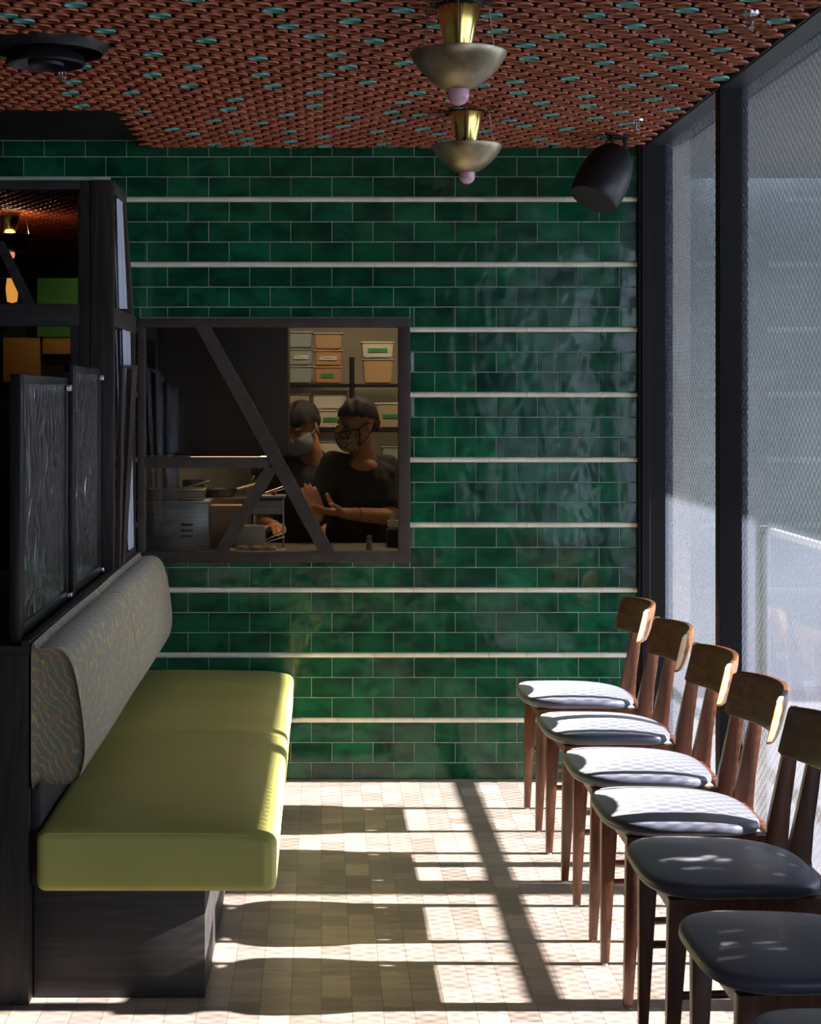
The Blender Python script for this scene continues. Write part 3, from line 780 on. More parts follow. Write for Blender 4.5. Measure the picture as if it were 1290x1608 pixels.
    A = [[b.verts.new(bp(-1+2*i/ny, -1+2*j/nz, False)) for j in range(nz+1)] for i in range(ny+1)]
    B = [[b.verts.new(bp(-1+2*i/ny, -1+2*j/nz, True)) for j in range(nz+1)] for i in range(ny+1)]
    for i in range(ny):
        for j in range(nz):
            b.faces.new((A[i][j],A[i+1][j],A[i+1][j+1],A[i][j+1])); b.faces.new((B[i][j],B[i][j+1],B[i+1][j+1],B[i+1][j]))
        for j in (0, nz): b.faces.new((A[i][j],B[i][j],B[i+1][j],A[i+1][j]))
    for i in (0, ny):
        for j in range(nz): b.faces.new((A[i][j],A[i][j+1],B[i][j+1],B[i][j]))
    bmesh.ops.recalc_face_normals(b, faces=b.faces[:])
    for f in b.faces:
        if abs(f.normal.y) > .6: f.material_index = 1  # end faces take the lighter sunlit tone
    sharp = [e for e in b.edges if len(e.link_faces) == 2 and e.calc_face_angle() > R(50)]
    bmesh.ops.bevel(b, geom=sharp, offset=.004, segments=3, affect='EDGES', profile=.6)
    obj('backrest', b, [M['walnut_back'], M['sunlit_end']], t, smooth=40)
    return t
chair0 = make_chair()
CH = [(6.345,'walnut chair closest to the green tiled wall, its pale seat in sunlight'),
      (5.700,'walnut chair second from the tiled wall, sunlit seat with a shaded near edge'),
      (5.095,'walnut chair third from the tiled wall, its seat fully sunlit'),
      (4.555,'walnut chair fourth from the tiled wall, in front of the first shaded black seat'),
      (4.010,'walnut chair with shaded black seat, right behind the last sunlit one'),
      (3.400,'walnut chair with wide shaded black seat cut by the right photo edge'),
      (2.820,'nearest chair, only the corner of its black seat showing at bottom right')]
for i, (y, lab) in enumerate(CH):
    c = chair0 if i == 0 else copy_tree(chair0)
    c.location = (.90, y, 0); c['label'] = lab
    c.rotation_euler.z = R([0,.8,-.6,.4,-.5,.6,0][i])

# ------------------------------------------------------------------ pendants
def pendant(x, y, lab, lit=False, group='brass bowl pendants'):
    t = thing('pendant_lamp', lab, 'pendant lamp', (x,y,2.20), group); top = 2.487
    b = nb(); lathe(b, [(0,top+.0),(.062,top),(.062,top-.005),(.056,top-.008),(0,top-.008)], (x,y,0)); obj('canopy', b, M['blacksatin'], t)
    b = nb(); lathe(b, [(.0,top-.009),(.056,top-.009),(.0565,top-.012),(.0335,top-.112),(.031,top-.112),(.031,top-.100),(0,top-.1)], (x,y,0), seg=48); obj('cone', b, M['brass'], t, smooth=50)
    zr = top-.123
    bo = [(.121,zr+.001),(.1215,zr-.004),(.113,zr-.020),(.098,zr-.041),(.080,zr-.060),(.060,zr-.077),(.042,zr-.088),(.029,zr-.093),(.027,zr-.090),(.041,zr-.085),(.058,zr-.074),(.078,zr-.057),(.096,zr-.038),(.111,zr-.018),(.118,zr-.004),(.118,zr+.001)]
    b = nb(); lathe(b, bo, (x,y,0), seg=64, closed=True); obj('bowl', b, M['brass_aged'], t, smooth=50)
    b = nb(); n = 8
    pr = [(0,zr-.07),(.0265,zr-.07),(.0275,zr-.107)]+[(.0275*math.cos(math.pi/2*k/n), zr-.107-.0255*math.sin(math.pi/2*k/n)) for k in range(1,n+1)]
    lathe(b, pr, (x,y,0), seg=32); obj('bulb', b, M['lit_bulb' if lit else 'pinkglass'], t, smooth=60, label='pink glass bulb')
    for k in range(3):
        a = R(25+120*k)
        b = nb(); tube(b, [(x+.088*math.cos(a),y+.088*math.sin(a),top-.003),(x+.106*math.cos(a),y+.106*math.sin(a),zr+.001)], .0016, 8)
        obj('rod', b, M['brass_aged'], t)
    b = nb(); lathe(b, [(.060,top+.0005),(.092,top+.0005),(.092,top-.003),(.060,top-.003)], (x,y,0), closed=True); obj('ceiling_ring', b, M['blacksatin'], t)
pendant(.343, 4.46, 'nearer brass pendant with wide bowl and pink bulb, cut by the top edge')
pendant(.498, 6.10, 'farther brass pendant hanging in front of the green tiled wall')
pendant(P(15,0,9.45).x, 9.45, 'small lit brass pendant seen through the black screen at upper left', True)

# ------------------------------------------------------------------ speaker
sp = thing('wall_speaker', 'black bullet-shaped loudspeaker hanging from the ceiling in the corner', 'speaker', (1.07,6.72,2.2))
D = 6.70
a, c = P(972,232,D), P(924,330,D-.08)
ax = (c-a).normalized(); Ls = (c-a).length
b = nb(); lathe(b, [(0,0),(.028,.002),(.056,.018),(.076,.045),(.090,.085),(.098,.13),(.0985,.18),(.095,.225),(.090,.236)], a, ax, 48); obj('body', b, M['blacksatin'], sp, smooth=50)
b = nb(); lathe(b, [(.0895,.232),(.088,.239),(.06,.242),(0,.244)], a, ax, 48); obj('grille', b, M['grille'], sp, smooth=50, label='round dark grille')
b = nb(); box(b, (P(958,0,D).x,D-.05,2.474), (P(987,0,D).x,D+.05,2.483), .002); box(b, (P(960,0,D).x,D-.012,2.42), (P(965,0,D).x,D+.012,2.478), .001); box(b, (P(980,0,D).x,D-.012,2.42), (P(985,0,D).x,D+.012,2.478), .001)
tube(b, [(P(958,0,D).x,D,2.425),(P(988,0,D).x,D,2.425)], .007, 12); obj('bracket', b, M['black'], sp)
b = nb(); tube(b, [P(975,236,D-.03),P(984,240,D-.04),P(992,246,D-.03),P(990,254,D-.02),P(984,250,D),P(982,232,D)], .0028, 8); obj('cable', b, M['blacksatin'], sp)

# ------------------------------------------------------------------ ceiling fittings
dx, dy = DIFF.x, 4.98
t = thing('air_diffuser', 'black round stepped air diffuser set in the clay disc ceiling at upper left', 'air vent', (dx,dy,2.44))
b = nb(); lathe(b, [(.17,CZ-.002),(.168,CZ-.02),(.150,CZ-.045),(.158,CZ-.052),(.176,CZ-.03),(.180,CZ-.002)], (dx,dy,0), seg=64, closed=True); obj('outer_ring', b, M['blacksatin'], t, smooth=50)
b = nb(); lathe(b, [(.05,CZ-.03),(.105,CZ-.058),(.112,CZ-.078),(.104,CZ-.083),(.098,CZ-.066),(.048,CZ-.04)], (dx,dy,0), seg=64, closed=True); obj('cone', b, M['blacksatin'], t, smooth=50)
b = nb(); lathe(b, [(0,CZ-.05),(.045,CZ-.058),(.052,CZ-.078),(.046,CZ-.086),(.03,CZ-.074),(0,CZ-.072)], (dx,dy,0), seg=48); obj('core', b, M['blacksatin'], t, smooth=50)
b = nb(); tube(b, [(dx,dy,CZ-.0),(dx,dy,CZ-.06)], .02, 16); box(b, (dx-.16,dy-.006,CZ-.035),(dx+.16,dy+.006,CZ-.028)); obj('mount', b, M['black'], t)
def sprinkler(px, py, lab):
    d = F*(2.487-EYE)/(VY-py); p = P(px,py,d); x, y, z = p
    t = thing('sprinkler_head', lab, 'sprinkler', (x,y,z-.03), 'fire sprinklers in the ceiling')
    b = nb(); tube(b, [(x,y,z-.001),(x,y,CZ+.006)], .008, 12); obj('stem', b, M['chrome'], t)
    b = nb(); lathe(b, [(0,.0),(.026,.0),(.024,-.008),(.010,-.012),(.006,-.012),(0,-.012)], (x,y,z), seg=24); obj('escutcheon', b, M['chrome'], t)
    b = nb()
    for s in (-1,1): tube(b, [(x+s*.009,y,z-.010),(x+s*.010,y,z-.024),(x+s*.004,y,z-.036)], .0018, 8)
    tube(b, [(x,y,z-.010),(x,y,z-.040)], .0024, 8); obj('yoke', b, M['chrome'], t)
    b = nb(); lathe(b, [(0,-.040),(.012,-.040),(.012,-.042),(0,-.043)], (x,y,z), seg=20); obj('deflector', b, M['chrome'], t)
sprinkler(1178, 18, 'metal sprinkler head in the ceiling above the right window')
sprinkler(1000, 187, 'metal sprinkler head in the ceiling near the black loudspeaker')
sprinkler(98, 108, 'metal sprinkler head in the ceiling beside the round air vent')

# ------------------------------------------------------------------ kitchen behind the serving window
b = nb(); box(b, (-.76,BY+.13,.83), (1.34,7.78,.868), .003); kc = obj('kitchen_counter', b, M['steel'], label='steel worktop just inside the serving window', cat='counter')
b = nb(); box(b, (-.74,7.18,0), (-.02,7.74,.83)); obj('base', b, M['steel'], kc)
b = nb(); box(b, (P(214,0,7.3).x,7.30,P(0,716,7.3).z), (P(452,0,7.3).x,7.86,2.30), .004); hd = obj('range_hood', b, M['hood'], label='dark bronzed metal hood filling the upper left of the serving window', cat='hood')
b = nb(); tube(b, [P(228,716,7.28),P(410,716,7.28)], .003, 8); obj('rail', b, M['brass_aged'], hd)
lz = P(0,716,7.3).z
b = nb(); box(b, (-.55,7.50,lz-.012), (-.17,7.62,lz)); hl = obj('hood_fill_light', b, M['hood_fill'], hd, smooth=0)  # unseen light added under the hood to brighten worktop and hands
# steel appliance
D = 7.34
t = thing('steel_warmer', 'grey steel box with vent slots on the worktop, trays on its top', 'kitchen appliance', (P(280,0,D).x,D,.868))
b = nb(); box(b, (P(222,0,D).x,D,.87), (P(328,0,D).x,D+.18,P(0,789,D).z), .006)
obj('body', b, M['steel'], t)
b = nb(); box(b, (P(220,0,D).x,D-.004,P(0,790,D).z), (P(330,0,D).x,D+.186,P(0,786,D).z), .002); obj('lid', b, M['steel'], t)
for r_ in range(3):
    b = nb(); box(b, (P(284,0,D).x,D-.003,P(0,826+9*r_,D).z), (P(303,0,D).x,D+.004,P(0,822+9*r_,D).z), .001); obj('vent_slot', b, M['black'], t)
for k in range(4):
    z = P(0,786,D).z+.003+k*.011
    b = nb(); x0, x1 = P(226+k*1.5,0,D).x, P(318+k,0,D).x
    box(b, (x0,D+.01,z), (x1,D+.17,z+.003), .001); 
    for a_, c_ in (((x0,D+.008,z),(x1,D+.014,z+.009)), ((x0,D+.166,z),(x1,D+.172,z+.009)), ((x0,D+.01,z),(x0+.005,D+.17,z+.009)), ((x1-.005,D+.01,z),(x1,D+.17,z+.009))): box(b, a_, c_, .001)
    obj('baking_tray', b, M['brass_aged'], label=['lowest of four stacked trays on the grey steel box','second lowest of four stacked trays on the grey steel box','third of four stacked trays on the grey steel box, one from the top','topmost of four stacked trays on the grey steel box'][k], cat='tray', group='trays stacked on the steel box')
D = 7.45
SHZ = P(0,781,7.6).z+.0015
b = nb(); box(b, (P(331,0,D).x,D,.87), (P(386,0,D).x,D+.10,P(0,795,D).z), .002); bx = obj('cardboard_box', b, M['cardboard'], label='brown board box beside the steel box, behind the short slanting bar', cat='box')
b = nb(); box(b, (P(331,0,D).x-.002,D-.002,P(0,799,D).z), (P(386,0,D).x+.002,D+.102,P(0,794,D).z), .001); obj('lid', b, M['cardboard'], bx)
D = 7.36
b = nb(); box(b, (P(372,0,D).x,D-.1,.87), (P(416,0,D).x,D-.02,P(0,823,D).z), .003); bx = obj('cardboard_box', b, M['khaki_tub'], label='low tan box between the two slanting bars', cat='box')
b = nb(); box(b, (P(380,0,D).x,D-.102,P(0,834,D).z), (P(400,0,D).x,D-.099,P(0,829,D).z)); obj('seam', b, M['khaki_tub'], bx)
# dark pans and pots behind
def pan(px, py, d, r, lab, ang):
    p = P(px,py,d); p.z = SHZ; t = thing('frying_pan', lab, 'pan', (p.x,p.y,p.z), 'dark pans behind the serving window')
    b = nb(); lathe(b, [(0,0),(r*.8,0),(r,.032),(r-.003,.033),(r*.78,.005),(0,.004)], p, (0,0,1), 36); obj('body', b, M['blacksatin'], t)
    b = nb(); q = p+Vector((math.cos(ang),0,.15))*(r); tube(b, [q+Vector((0,0,.02)), q+Vector((math.cos(ang)*.13,-.02,.055))], [.008,.006], 10); obj('handle', b, M['steel'], t)
sh = nb(); box(sh, (-.74,7.57,P(0,783,7.6).z), (P(402,0,7.6).x,7.775,P(0,781,7.6).z)); 
box(sh, (-.735,7.59,.868),(-.72,7.61,P(0,783,7.6).z)); box(sh, (P(398,0,7.6).x,7.74,.868),(P(402,0,7.6).x,7.76,P(0,783,7.6).z))
obj('shelf', sh, M['steel'], label='low steel shelf behind the grey steel box carrying dark pans', cat='shelf')
pan(258, 779, 7.65, .070, 'dark pan on the low steel shelf, the left one', R(10))
pan(345, 779, 7.655, .078, 'dark pan on the low steel shelf, the right one', R(10))
b = nb(); lathe(b, [(0,0),(.045,0),(.048,.07),(.045,.07),(.042,.004),(0,.004)], P(304,779,7.74), seg=28); obj('saucepan', b, M['blacksatin'], label='small dark pot between the two pans', cat='pot')
rr = random.Random(5)
for k in range(3):
    b = nb(); p = P(384+k*6,779-k*2,7.74); q = P(398+k*13,748-k*5,7.66)
    tube(b, [p, (p+q)/2+Vector((0,0,.008)), q], .0035, 8); tube(b, [p+Vector((.006,0,0)), (p+q)/2+Vector((.012,0,.004)), q+Vector((.002,0,0))], .0035, 8)
    obj('tongs', b, M['brass_aged'], label=['metal tongs propped behind the cross bar, leftmost of three','metal tongs propped behind the cross bar, middle of three','metal tongs propped behind the cross bar, rightmost of three'][k], cat='tongs', group='tongs behind the cross bar')
# tray stand with food
D = 7.40
t = thing('serving_stand', 'small metal stand with a shelf of food between the crossing bars', 'stand', (P(425,0,D).x,D,.868))
b = nb(); box(b, (P(398,0,D).x,D-.02,P(0,782,D).z), (P(449,0,D).x,D+.10,P(0,778,D).z), .002); obj('shelf', b, M['steel'], t)
b = nb(); box(b, (P(394,0,D).x,D,P(0,808,D).z), (P(444,0,D).x,D+.08,P(0,786,D).z), .003); obj('drawer', b, M['steel'], t)
for px in (399, 445):
    b = nb(); tube(b, [P(px,782,D+.02), (P(px,0,D).x,D+.02,.868)], .004, 8); obj('leg', b, M['steel'], t)
b = nb(); ellipsoid(b, P(430,774,D+.02), (.014,.014,.011)); obj('tomato', b, M['tomato'], label='small red round food item on the metal stand', cat='food')
b = nb(); tube(b, [P(417,774,D-.01), P(446,764,D-.02)], .003, 8); tube(b, [P(417,775,D-.01), P(446,767,D-.02)], .003, 8); obj('tongs', b, M['chrome'], label='bright metal tongs lying across the food stand', cat='tongs')
b = nb(); tube(b, [P(417,848,7.3), P(444,835,7.28)], .003, 8); tube(b, [P(417,852,7.3), P(447,842,7.28)], .003, 8); obj('tongs', b, M['chrome'], label='bright tongs low behind the long slanting bar', cat='tongs')
D = 7.20
b = nb(); box(b, (P(358,0,D).x,D-.03,.869), (P(448,0,D).x,D+.09,P(0,863,D).z), .002); obj('wooden_board', b, M['corner_block'], label='pale board on the worktop under the baked dough', cat='board')
for k, (px, w) in enumerate(((382,10),(402,13),(424,11))):
    b = nb(); ellipsoid(b, P(px,861,D), (w*.0027,.025,.012)); 
    for v in b.verts: v.co.z += .003*math.sin(v.co.x*260+k)*math.cos(v.co.y*200)
    obj('flatbread', b, M['dough'], label=['piece of baked dough on the pale board, leftmost of three','piece of baked dough on the pale board, middle one','piece of baked dough on the pale board, rightmost of three'][k], cat='bread', group='baked dough on the board')
D = 7.25
b = nb(); lathe(b, [(0,0),(.012,0),(.0125,.05),(.008,.058),(.010,.062),(.010,.072),(0,.075)], (P(580,0,D).x,D,.868), seg=20); obj('shaker', b, M['steel'], label='small slim metal shaker on the worktop in front of the cook', cat='shaker')
D = 7.55
t = thing('ticket_printer', 'small black device with pale front at lower right of the serving window', 'device', (P(617,0,D).x,D,.868))
b = nb(); box(b, (P(608,0,D).x,D,.868), (P(640,0,D).x,D+.1,P(0,832,D).z), .004); obj('body', b, M['black'], t)
b = nb(); box(b, (P(610,0,D).x,D-.004,P(0,828,D).z), (P(638,0,D).x,D+.06,P(0,818,D).z), .002); obj('tray', b, M['white_plastic'], t)
b = nb(); prism(b, [P(612,818,D),P(622,818,D),P(617,803,D)], (0,.01,0)); obj('paper', b, M['white_plastic'], t, smooth=0)
# shelving rack with tubs
D = 9.25
rk = thing('storage_rack', 'dark wire shelving rack holding food tubs behind the cooks', 'shelving', (.2,D,0))
rx0, rx1 = P(400,0,D).x, P(660,0,D).x
for py in (603, 673, 741):
    z = P(0,py,D).z
    b = nb(); box(b, (rx0,D-.16,z-.016), (rx1,D-.15,z), .002); box(b, (rx0,D+.20,z-.016), (rx1,D+.21,z), .002)
    x = rx0
    while x < rx1: box(b, (x,D-.15,z-.004), (x+.003,D+.2,z)); x += .02
    obj('wire_shelf', b, M['blacksatin'], rk)
for x, y in ((P(553,0,D-.16).x,D-.17),(rx0,D-.16),(rx1,D-.16),(rx0,D+.2),(rx1,D+.2)):
    b = nb(); tube(b, [(x,y,0),(x,y,P(0,480,D).z)] if x != P(553,0,D-.16).x else [(x,y,0),(x,y,P(0,562,D).z)], .013 if x == P(553,0,D-.16).x else .012, 12); obj('post', b, M['blacksatin'], rk)
def tub(x0, x1, y0, y1, m, label, lidm=None, tape=False, tapx=(.3,.8)):
    d = D-.12; X0, X1 = P(x0,0,d).x, P(x1,0,d).x; Z1, Z0 = P(0,y0,d).z, P(0,y1,d).z
    t = thing('food_tub', label, 'food container', ((X0+X1)/2, d+.1, Z0), 'food tubs on the kitchen rack'); h = Z1-Z0; s = .010
    b = nb(); a_ = [(X0+s,d+.008,Z0),(X1-s,d+.008,Z0),(X1-s,d+.20,Z0),(X0+s,d+.20,Z0)]; c_ = [(X0+.003,d,Z1-.008),(X1-.003,d,Z1-.008),(X1-.003,d+.21,Z1-.008),(X0+.003,d+.21,Z1-.008)]
    A = [b.verts.new(v) for v in a_]; B = [b.verts.new(v) for v in c_]; b.faces.new(A[::-1]); b.faces.new(B)
    for i in range(4): b.faces.new((A[i],A[(i+1)%4],B[(i+1)%4],B[i]))
    bmesh.ops.bevel(b, geom=b.edges[:], offset=.005, segments=2, affect='EDGES')
    obj('body', b, m, t)
    b = nb(); box(b, (X0-.003,d-.004,Z1-.009), (X1+.003,d+.214,Z1-.001), .003); obj('lid', b, lidm or m, t)
    if tape:
        zc = Z0+h*.48; xa, xb = X0+(X1-X0)*tapx[0], X0+(X1-X0)*tapx[1]
        b = nb(); box(b, (xa,d-.001,zc-.011), (xb,d+.006,zc+.009)); lb = obj('tape_label', b, M['green_tape'] if tape == 'g' else M['white_plastic'], t, smooth=0)
        b = nb(); rr2 = random.Random(int(x0)); n = 9; pts = [(xa+(xb-xa)*(.12+.76*i/n), d-.002, zc+rr2.uniform(-.005,.004)) for i in range(n+1)]; tube(b, pts, .0009, 6)
        obj('handwriting', b, M['ink'], lb, label='illegible dark handwriting')
tub(446,491,574,602, M['clear_tub'], 'hazy blue-grey tub, lowest in the left stack on the upper shelf')
tub(446,491,547,573, M['clear_tub'], 'hazy blue-grey tub, middle of the left stack on the upper shelf', tape='w', tapx=(.35,.85))
tub(446,491,520,546, M['clear_tub'], 'hazy blue-grey tub, top of the left stack on the upper shelf')
tub(493,538,575,602, M['orange_tub'], 'orange-filled tub with a green label, bottom of its upper shelf stack', M['tan_tub'], 'g', (.25,.72))
tub(493,538,549,574, M['orange_tub'], 'orange-filled tub with a white label, middle of its upper shelf stack', M['tan_tub'], 'w', (.2,.8))
tub(493,538,522,548, M['tan_tub'], 'tan tub topmost in the stack above the orange-filled ones', M['khaki_tub'])
tub(570,618,563,602, M['tan_tub'], 'tub half full of brown food under a white tub, upper shelf right', M['clear_tub'])
tub(568,619,536,562, M['white_plastic'], 'white tub with a green label, upper shelf at right', None, 'g', (.2,.8))
tub(446,487,617,672, M['khaki_tub'], 'cream tub on the middle shelf, half hidden behind the farther cook', M['white_plastic'])
tub(496,543,643,672, M['white_plastic'], 'white tub with a green label under the large white tub', None, 'g', (.25,.75))
tub(490,546,613,642, M['white_plastic'], 'large white tub above the green-labelled one, behind the cooks')
tub(590,640,632,672, M['khaki_tub'], 'khaki tub with a green label, right of the nearer cook', M['white_plastic'], 'g', (.22,.8))
tub(500,548,692,741, M['white_plastic'], 'cream tub on the lowest shelf between the two cooks')
tub(600,640,700,741, M['clear_tub'], 'grey tub on the lowest shelf at the right of the nearer cook')

# ------------------------------------------------------------------ people
def head_parts(b, Hm, s=1.):
    def e(c, r, rot=None):
        m_ = Hm @ Matrix.Translation(Vector(c)*s)
        ellipsoid(b, m_.translation, Vector(r)*s, (Hm.to_3x3() @ (rot or Matrix.Identity(3))), 22)
    e((0,.012,.030), (.076,.094,.090)); e((0,-.030,-.030), (.061,.064,.074)); e((0,-.062,-.088), (.027,.027,.022))
    e((0,.0,-.050), (.060,.060,.060)); e((0,-.076,.026), (.050,.018,.013)); e((.034,-.066,-.020), (.024,.022,.024)); e((-.034,-.066,-.020), (.024,.022,.024))
    # nose
    n0 = Hm @ Vector((0,-.092*s,.012*s)); n1 = Hm @ Vector((0,-.110*s,-.026*s)); limb(b, [n0,n1], [.009*s,.013*s])
    e((.012,-.100,-.030), (.009,.011,.009)); e((-.012,-.100,-.030), (.009,.011,.009))
    e((0,-.092,-.060), (.024,.012,.010))     # lips
    for q in (-1,1):
        e((q*.077,.012,-.004), (.009,.020,.031), Matrix.Rotation(q*R(18),3,'Z')); e((q*.079,.012,-.022), (.008,.012,.012))
def hand(b, wrist, palm_dir, palm_normal, thumb_side, curl, L=.165, spread=.0, mi=0):
    d = Vector(palm_dir).normalized(); n = Vector(palm_normal); n = (n-d*n.dot(d)).normalized(); s = d.cross(n).normalized()*thumb_side
    w = Vector(wrist); pl = .085; pw = .040
    rot = Matrix((s, d, n)).transposed()
    ellipsoid(b, w+d*pl*.52, (pw, pl*.60, .0145), rot, 18, mi); ellipsoid(b, w+d*pl*.3+s*.018, (.020,.034,.017), rot, 14, mi)
    for k, (off, ln) in enumerate(((.029,.070),(.010,.080),(-.010,.075),(-.028,.058))):
        p = w+d*(pl*(.93-.05*abs(k-1)))+s*off; pts = [p-d*.03, p]; ang = 0; cur = p
        dirn = d.copy()+s*spread*(1.5-k); dirn.normalize()
        for j, fr_ in enumerate((.45,.31,.24)):
            ang += curl*(1 if j else .6)
            dd = dirn*math.cos(ang)+n*math.sin(ang); cur = cur+dd*ln*fr_; pts.append(cur)
        limb(b, pts, [.0095,.0095,.0088,.0080,.0070], mi, 10)
    tb = w+d*.022+s*.026; t1 = tb+(d*.62+s*.72+n*.18).normalized()*.038; t2 = t1+(d*.85+s*.40+n*.2).normalized()*.030; t3 = t2+(d*.97+s*.15+n*.15).normalized()*.022
    limb(b, [w+d*.02+s*.01, tb, t1, t2, t3], [.014,.0135,.0115,.0100,.0082], mi, 12)
def ellshell(Hm, c, r, cond, off, m_, parent, name, th=.0035, seg=96, label=None, fn=None):
    """open patch of an ellipsoid in head space, given thickness"""
    b = nb(); bmesh.ops.create_uvsphere(b, u_segments=seg, v_segments=seg//2, radius=1)
    bmesh.ops.delete(b, geom=[f for f in b.faces if not cond(Vector((f.calc_center_median().x*r[0]+c[0], f.calc_center_median().y*r[1]+c[1], f.calc_center_median().z*r[2]+c[2])))], context='FACES')
    for v in b.verts:
        v.co = Vector((v.co.x*r[0]+c[0], v.co.y*r[1]+c[1], v.co.z*r[2]+c[2]))
        if fn: v.co = fn(v.co)
        v.co = Hm @ v.co
    bmesh.ops.solidify(b, geom=b.faces[:], thickness=th)
    bmesh.ops.recalc_face_normals(b, faces=b.faces[:])
    return obj(name, b, m_, parent, smooth=60, label=label)

def cook_one():
    D = 8.02
    t = thing('person', 'cook in black t-shirt, black cap and printed mask, palms together', 'person', (P(572,0,D).x, D+.12, 0))
    Hc = P(560,668,D)
    Hm = Matrix.Translation(Hc) @ Matrix.Rotation(R(-52),4,'Z') @ Matrix.Rotation(R(6),4,'X')
    b = nb(); head_parts(b, Hm, .98)
    nk = P(570,700,D+.02); base = P(573,722,D+.05)
    limb(b, [Hm @ Vector((0,.025,-.06)), nk, base], [.046,.044,.058])
    chest = P(566,765,D+.08); pel = Vector((P(574,0,D).x, D+.14, .92))
    ellipsoid(b, P(568,733,D+.035), (.085,.062,.045), Matrix.Rotation(R(-35),3,'Z'))   # collar area
    ellipsoid(b, chest, (.150,.100,.150), Matrix.Rotation(R(-35),3,'Z'))
    limb(b, [chest, pel], [.115,.125])
    shR = P(608,735,D+.10); elR = P(612,812,D-.02); wrR = P(540,806,D-.20)
    limb(b, [P(590,738,D+.09), shR, (shR+elR)/2, elR, (elR*.5+wrR*.5), wrR], [.045,.048,.045,.040,.035,.025])
    shL = P(523,728,D+.02); elL = P(488,818,D-.05); wrL = P(497,806,D-.22)
    wrL = P(492,812,D-.19)
    limb(b, [P(545,738,D+.05), shL, (shL+elL)/2, elL, (elL+wrL)/2, wrL], [.045,.046,.043,.039,.034,.026])
    # legs
    for s in (-1,1):
        hip = pel+Vector((s*.085,0,-.03)); kn = Vector((hip.x+s*.01,hip.y-.02,.47)); an = Vector((hip.x+s*.015,hip.y+.02,.08))
        limb(b, [pel, hip, kn, an], [.12,.085,.058,.042]); limb(b, [an, an+Vector((-.02,-.11,-.045))], [.04,.033])
    # hands meeting: near one flat with thumb up, far one raised above it
    hand(b, wrR, P(485,800,D-.26)-wrR, (0,.25,.95), -1, .18)
    hand(b, P(500,812,D-.20), P(480,742,D-.24)-P(500,812,D-.20), (-.35,.9,0), 1, .22)
    limb(b, [wrL, P(500,812,D-.20)], [.026,.024])
    tb = P(524,796,D-.21)
    limb(b, [tb, P(518,786,D-.215), P(513.5,776,D-.215)], [.013,.0105,.0085])
    body = obj('body', fuse(b, .0045, 3), M['skin'], t, smooth=80)
    # shirt
    b = nb(); rz = Matrix.Rotation(R(-35),3,'Z')
    ellipsoid(b, P(566,768,D+.085), (.172,.118,.165), rz); limb(b, [chest, pel], [.135,.142]); 
    ellipsoid(b, P(574,742,D+.10), (.155,.075,.068), rz)
    limb(b, [P(588,733,D+.09), shR+Vector((0,.0,.0)), shR*.30+elR*.70], [.062,.064,.060])
    limb(b, [P(546,733,D+.055), shL, shL*.4+elL*.6], [.060,.060,.056])
    ellipsoid(b, pel+Vector((0,0,.02)), (.165,.125,.13))
    sh = fuse(b, .007, 5)
    # open neckline: cut the front scoop away
    sc_ = P(567,723,D-.045)
    rem = [v for v in sh.verts if ((v.co.x-sc_.x)/.062)**2+((v.co.z-sc_.z)/.034)**2+((v.co.y-sc_.y)/.11)**2 < 1]
    bmesh.ops.delete(sh, geom=rem, context='VERTS')
    obj('tshirt', sh, M['shirt'], t, smooth=80)
    b = nb(); ellipsoid(b, pel+Vector((0,0,-.02)), (.160,.125,.12))
    for s in (-1,1):
        hip = pel+Vector((s*.085,0,-.03)); kn = Vector((hip.x+s*.01,hip.y-.02,.47)); an = Vector((hip.x+s*.015,hip.y+.02,.12)); limb(b, [hip, kn, an], [.098,.074,.062])
    obj('trousers', fuse(b, .01, 4), M['denim'], t, smooth=80)
    for s in (-1,1):
        an = Vector((pel.x+s*.1, pel.y+.02, .05)); b = nb(); ellipsoid(b, an+Vector((-.015,-.05,0)), (.050,.125,.05)); 
        for v in b.verts: v.co.z = max(v.co.z, .003)
        obj('shoe', b, M['black'], t)
    # cap: band and crown
    cc, cr = (0,.014,.033), (.082,.101,.095)
    ellshell(Hm, cc, cr, lambda p: p.z > .052-.16*(p.y+.09), 0, M['cap'], t, 'cap', .004,
             fn=lambda v: Vector((v.x, v.y, v.z*1.0+(.004*math.sin(v.x*80+1)*math.sin(v.y*60+v.z*50)+.0025*math.sin(v.y*130+v.x*90)))))
    b = nb(); limb(b, [Hm @ Vector((0,.098,.022)), Hm @ Vector((0,.108,.000)), Hm @ Vector((0,.110,-.022))], [.030,.028,.020]); 
    ellipsoid(b, Hm @ Vector((0,.050,.005)), (.066,.060,.052), Hm.to_3x3()); obj('hair', fuse(b, .006, 2), M['hair'], t, smooth=80)
    # mask
    mk = ellshell(Hm, (0,-.034,-.044), (.070,.078,.074), lambda p: p.y < -.030 and -.110 < p.z < -.020+.12*abs(p.x), 0, M['mask_print'], t, 'face_mask', .003,
             fn=lambda v: Vector((v.x, v.y-.006*max(0,1-abs(v.x)/.03), v.z)))
    b = nb(); pts = []
    for k in range(17):
        a = R(-80+10*k); pts.append(Hm @ Vector((.072*math.sin(a), -.034-.080*math.cos(a)-.006*max(0,1-abs(math.sin(a))*2.4), -.021+.010*abs(math.sin(a)))))
    tube(b, pts, .0032, 8)
    for q in (-1,1):
        tube(b, [Hm @ Vector((q*.071,-.045,-.010)), Hm @ Vector((q*.080,-.010,.008)), Hm @ Vector((q*.088,.012,.010))], .002, 8)
        tube(b, [Hm @ Vector((q*.062,-.040,-.085)), Hm @ Vector((q*.080,-.005,-.050)), Hm @ Vector((q*.087,.016,-.022))], .002, 8)
        tube(b, [Hm @ Vector((q*.071,-.044,-.010)), Hm @ Vector((q*.071,-.044,-.050)), Hm @ Vector((q*.062,-.040,-.088))], .0035, 8)
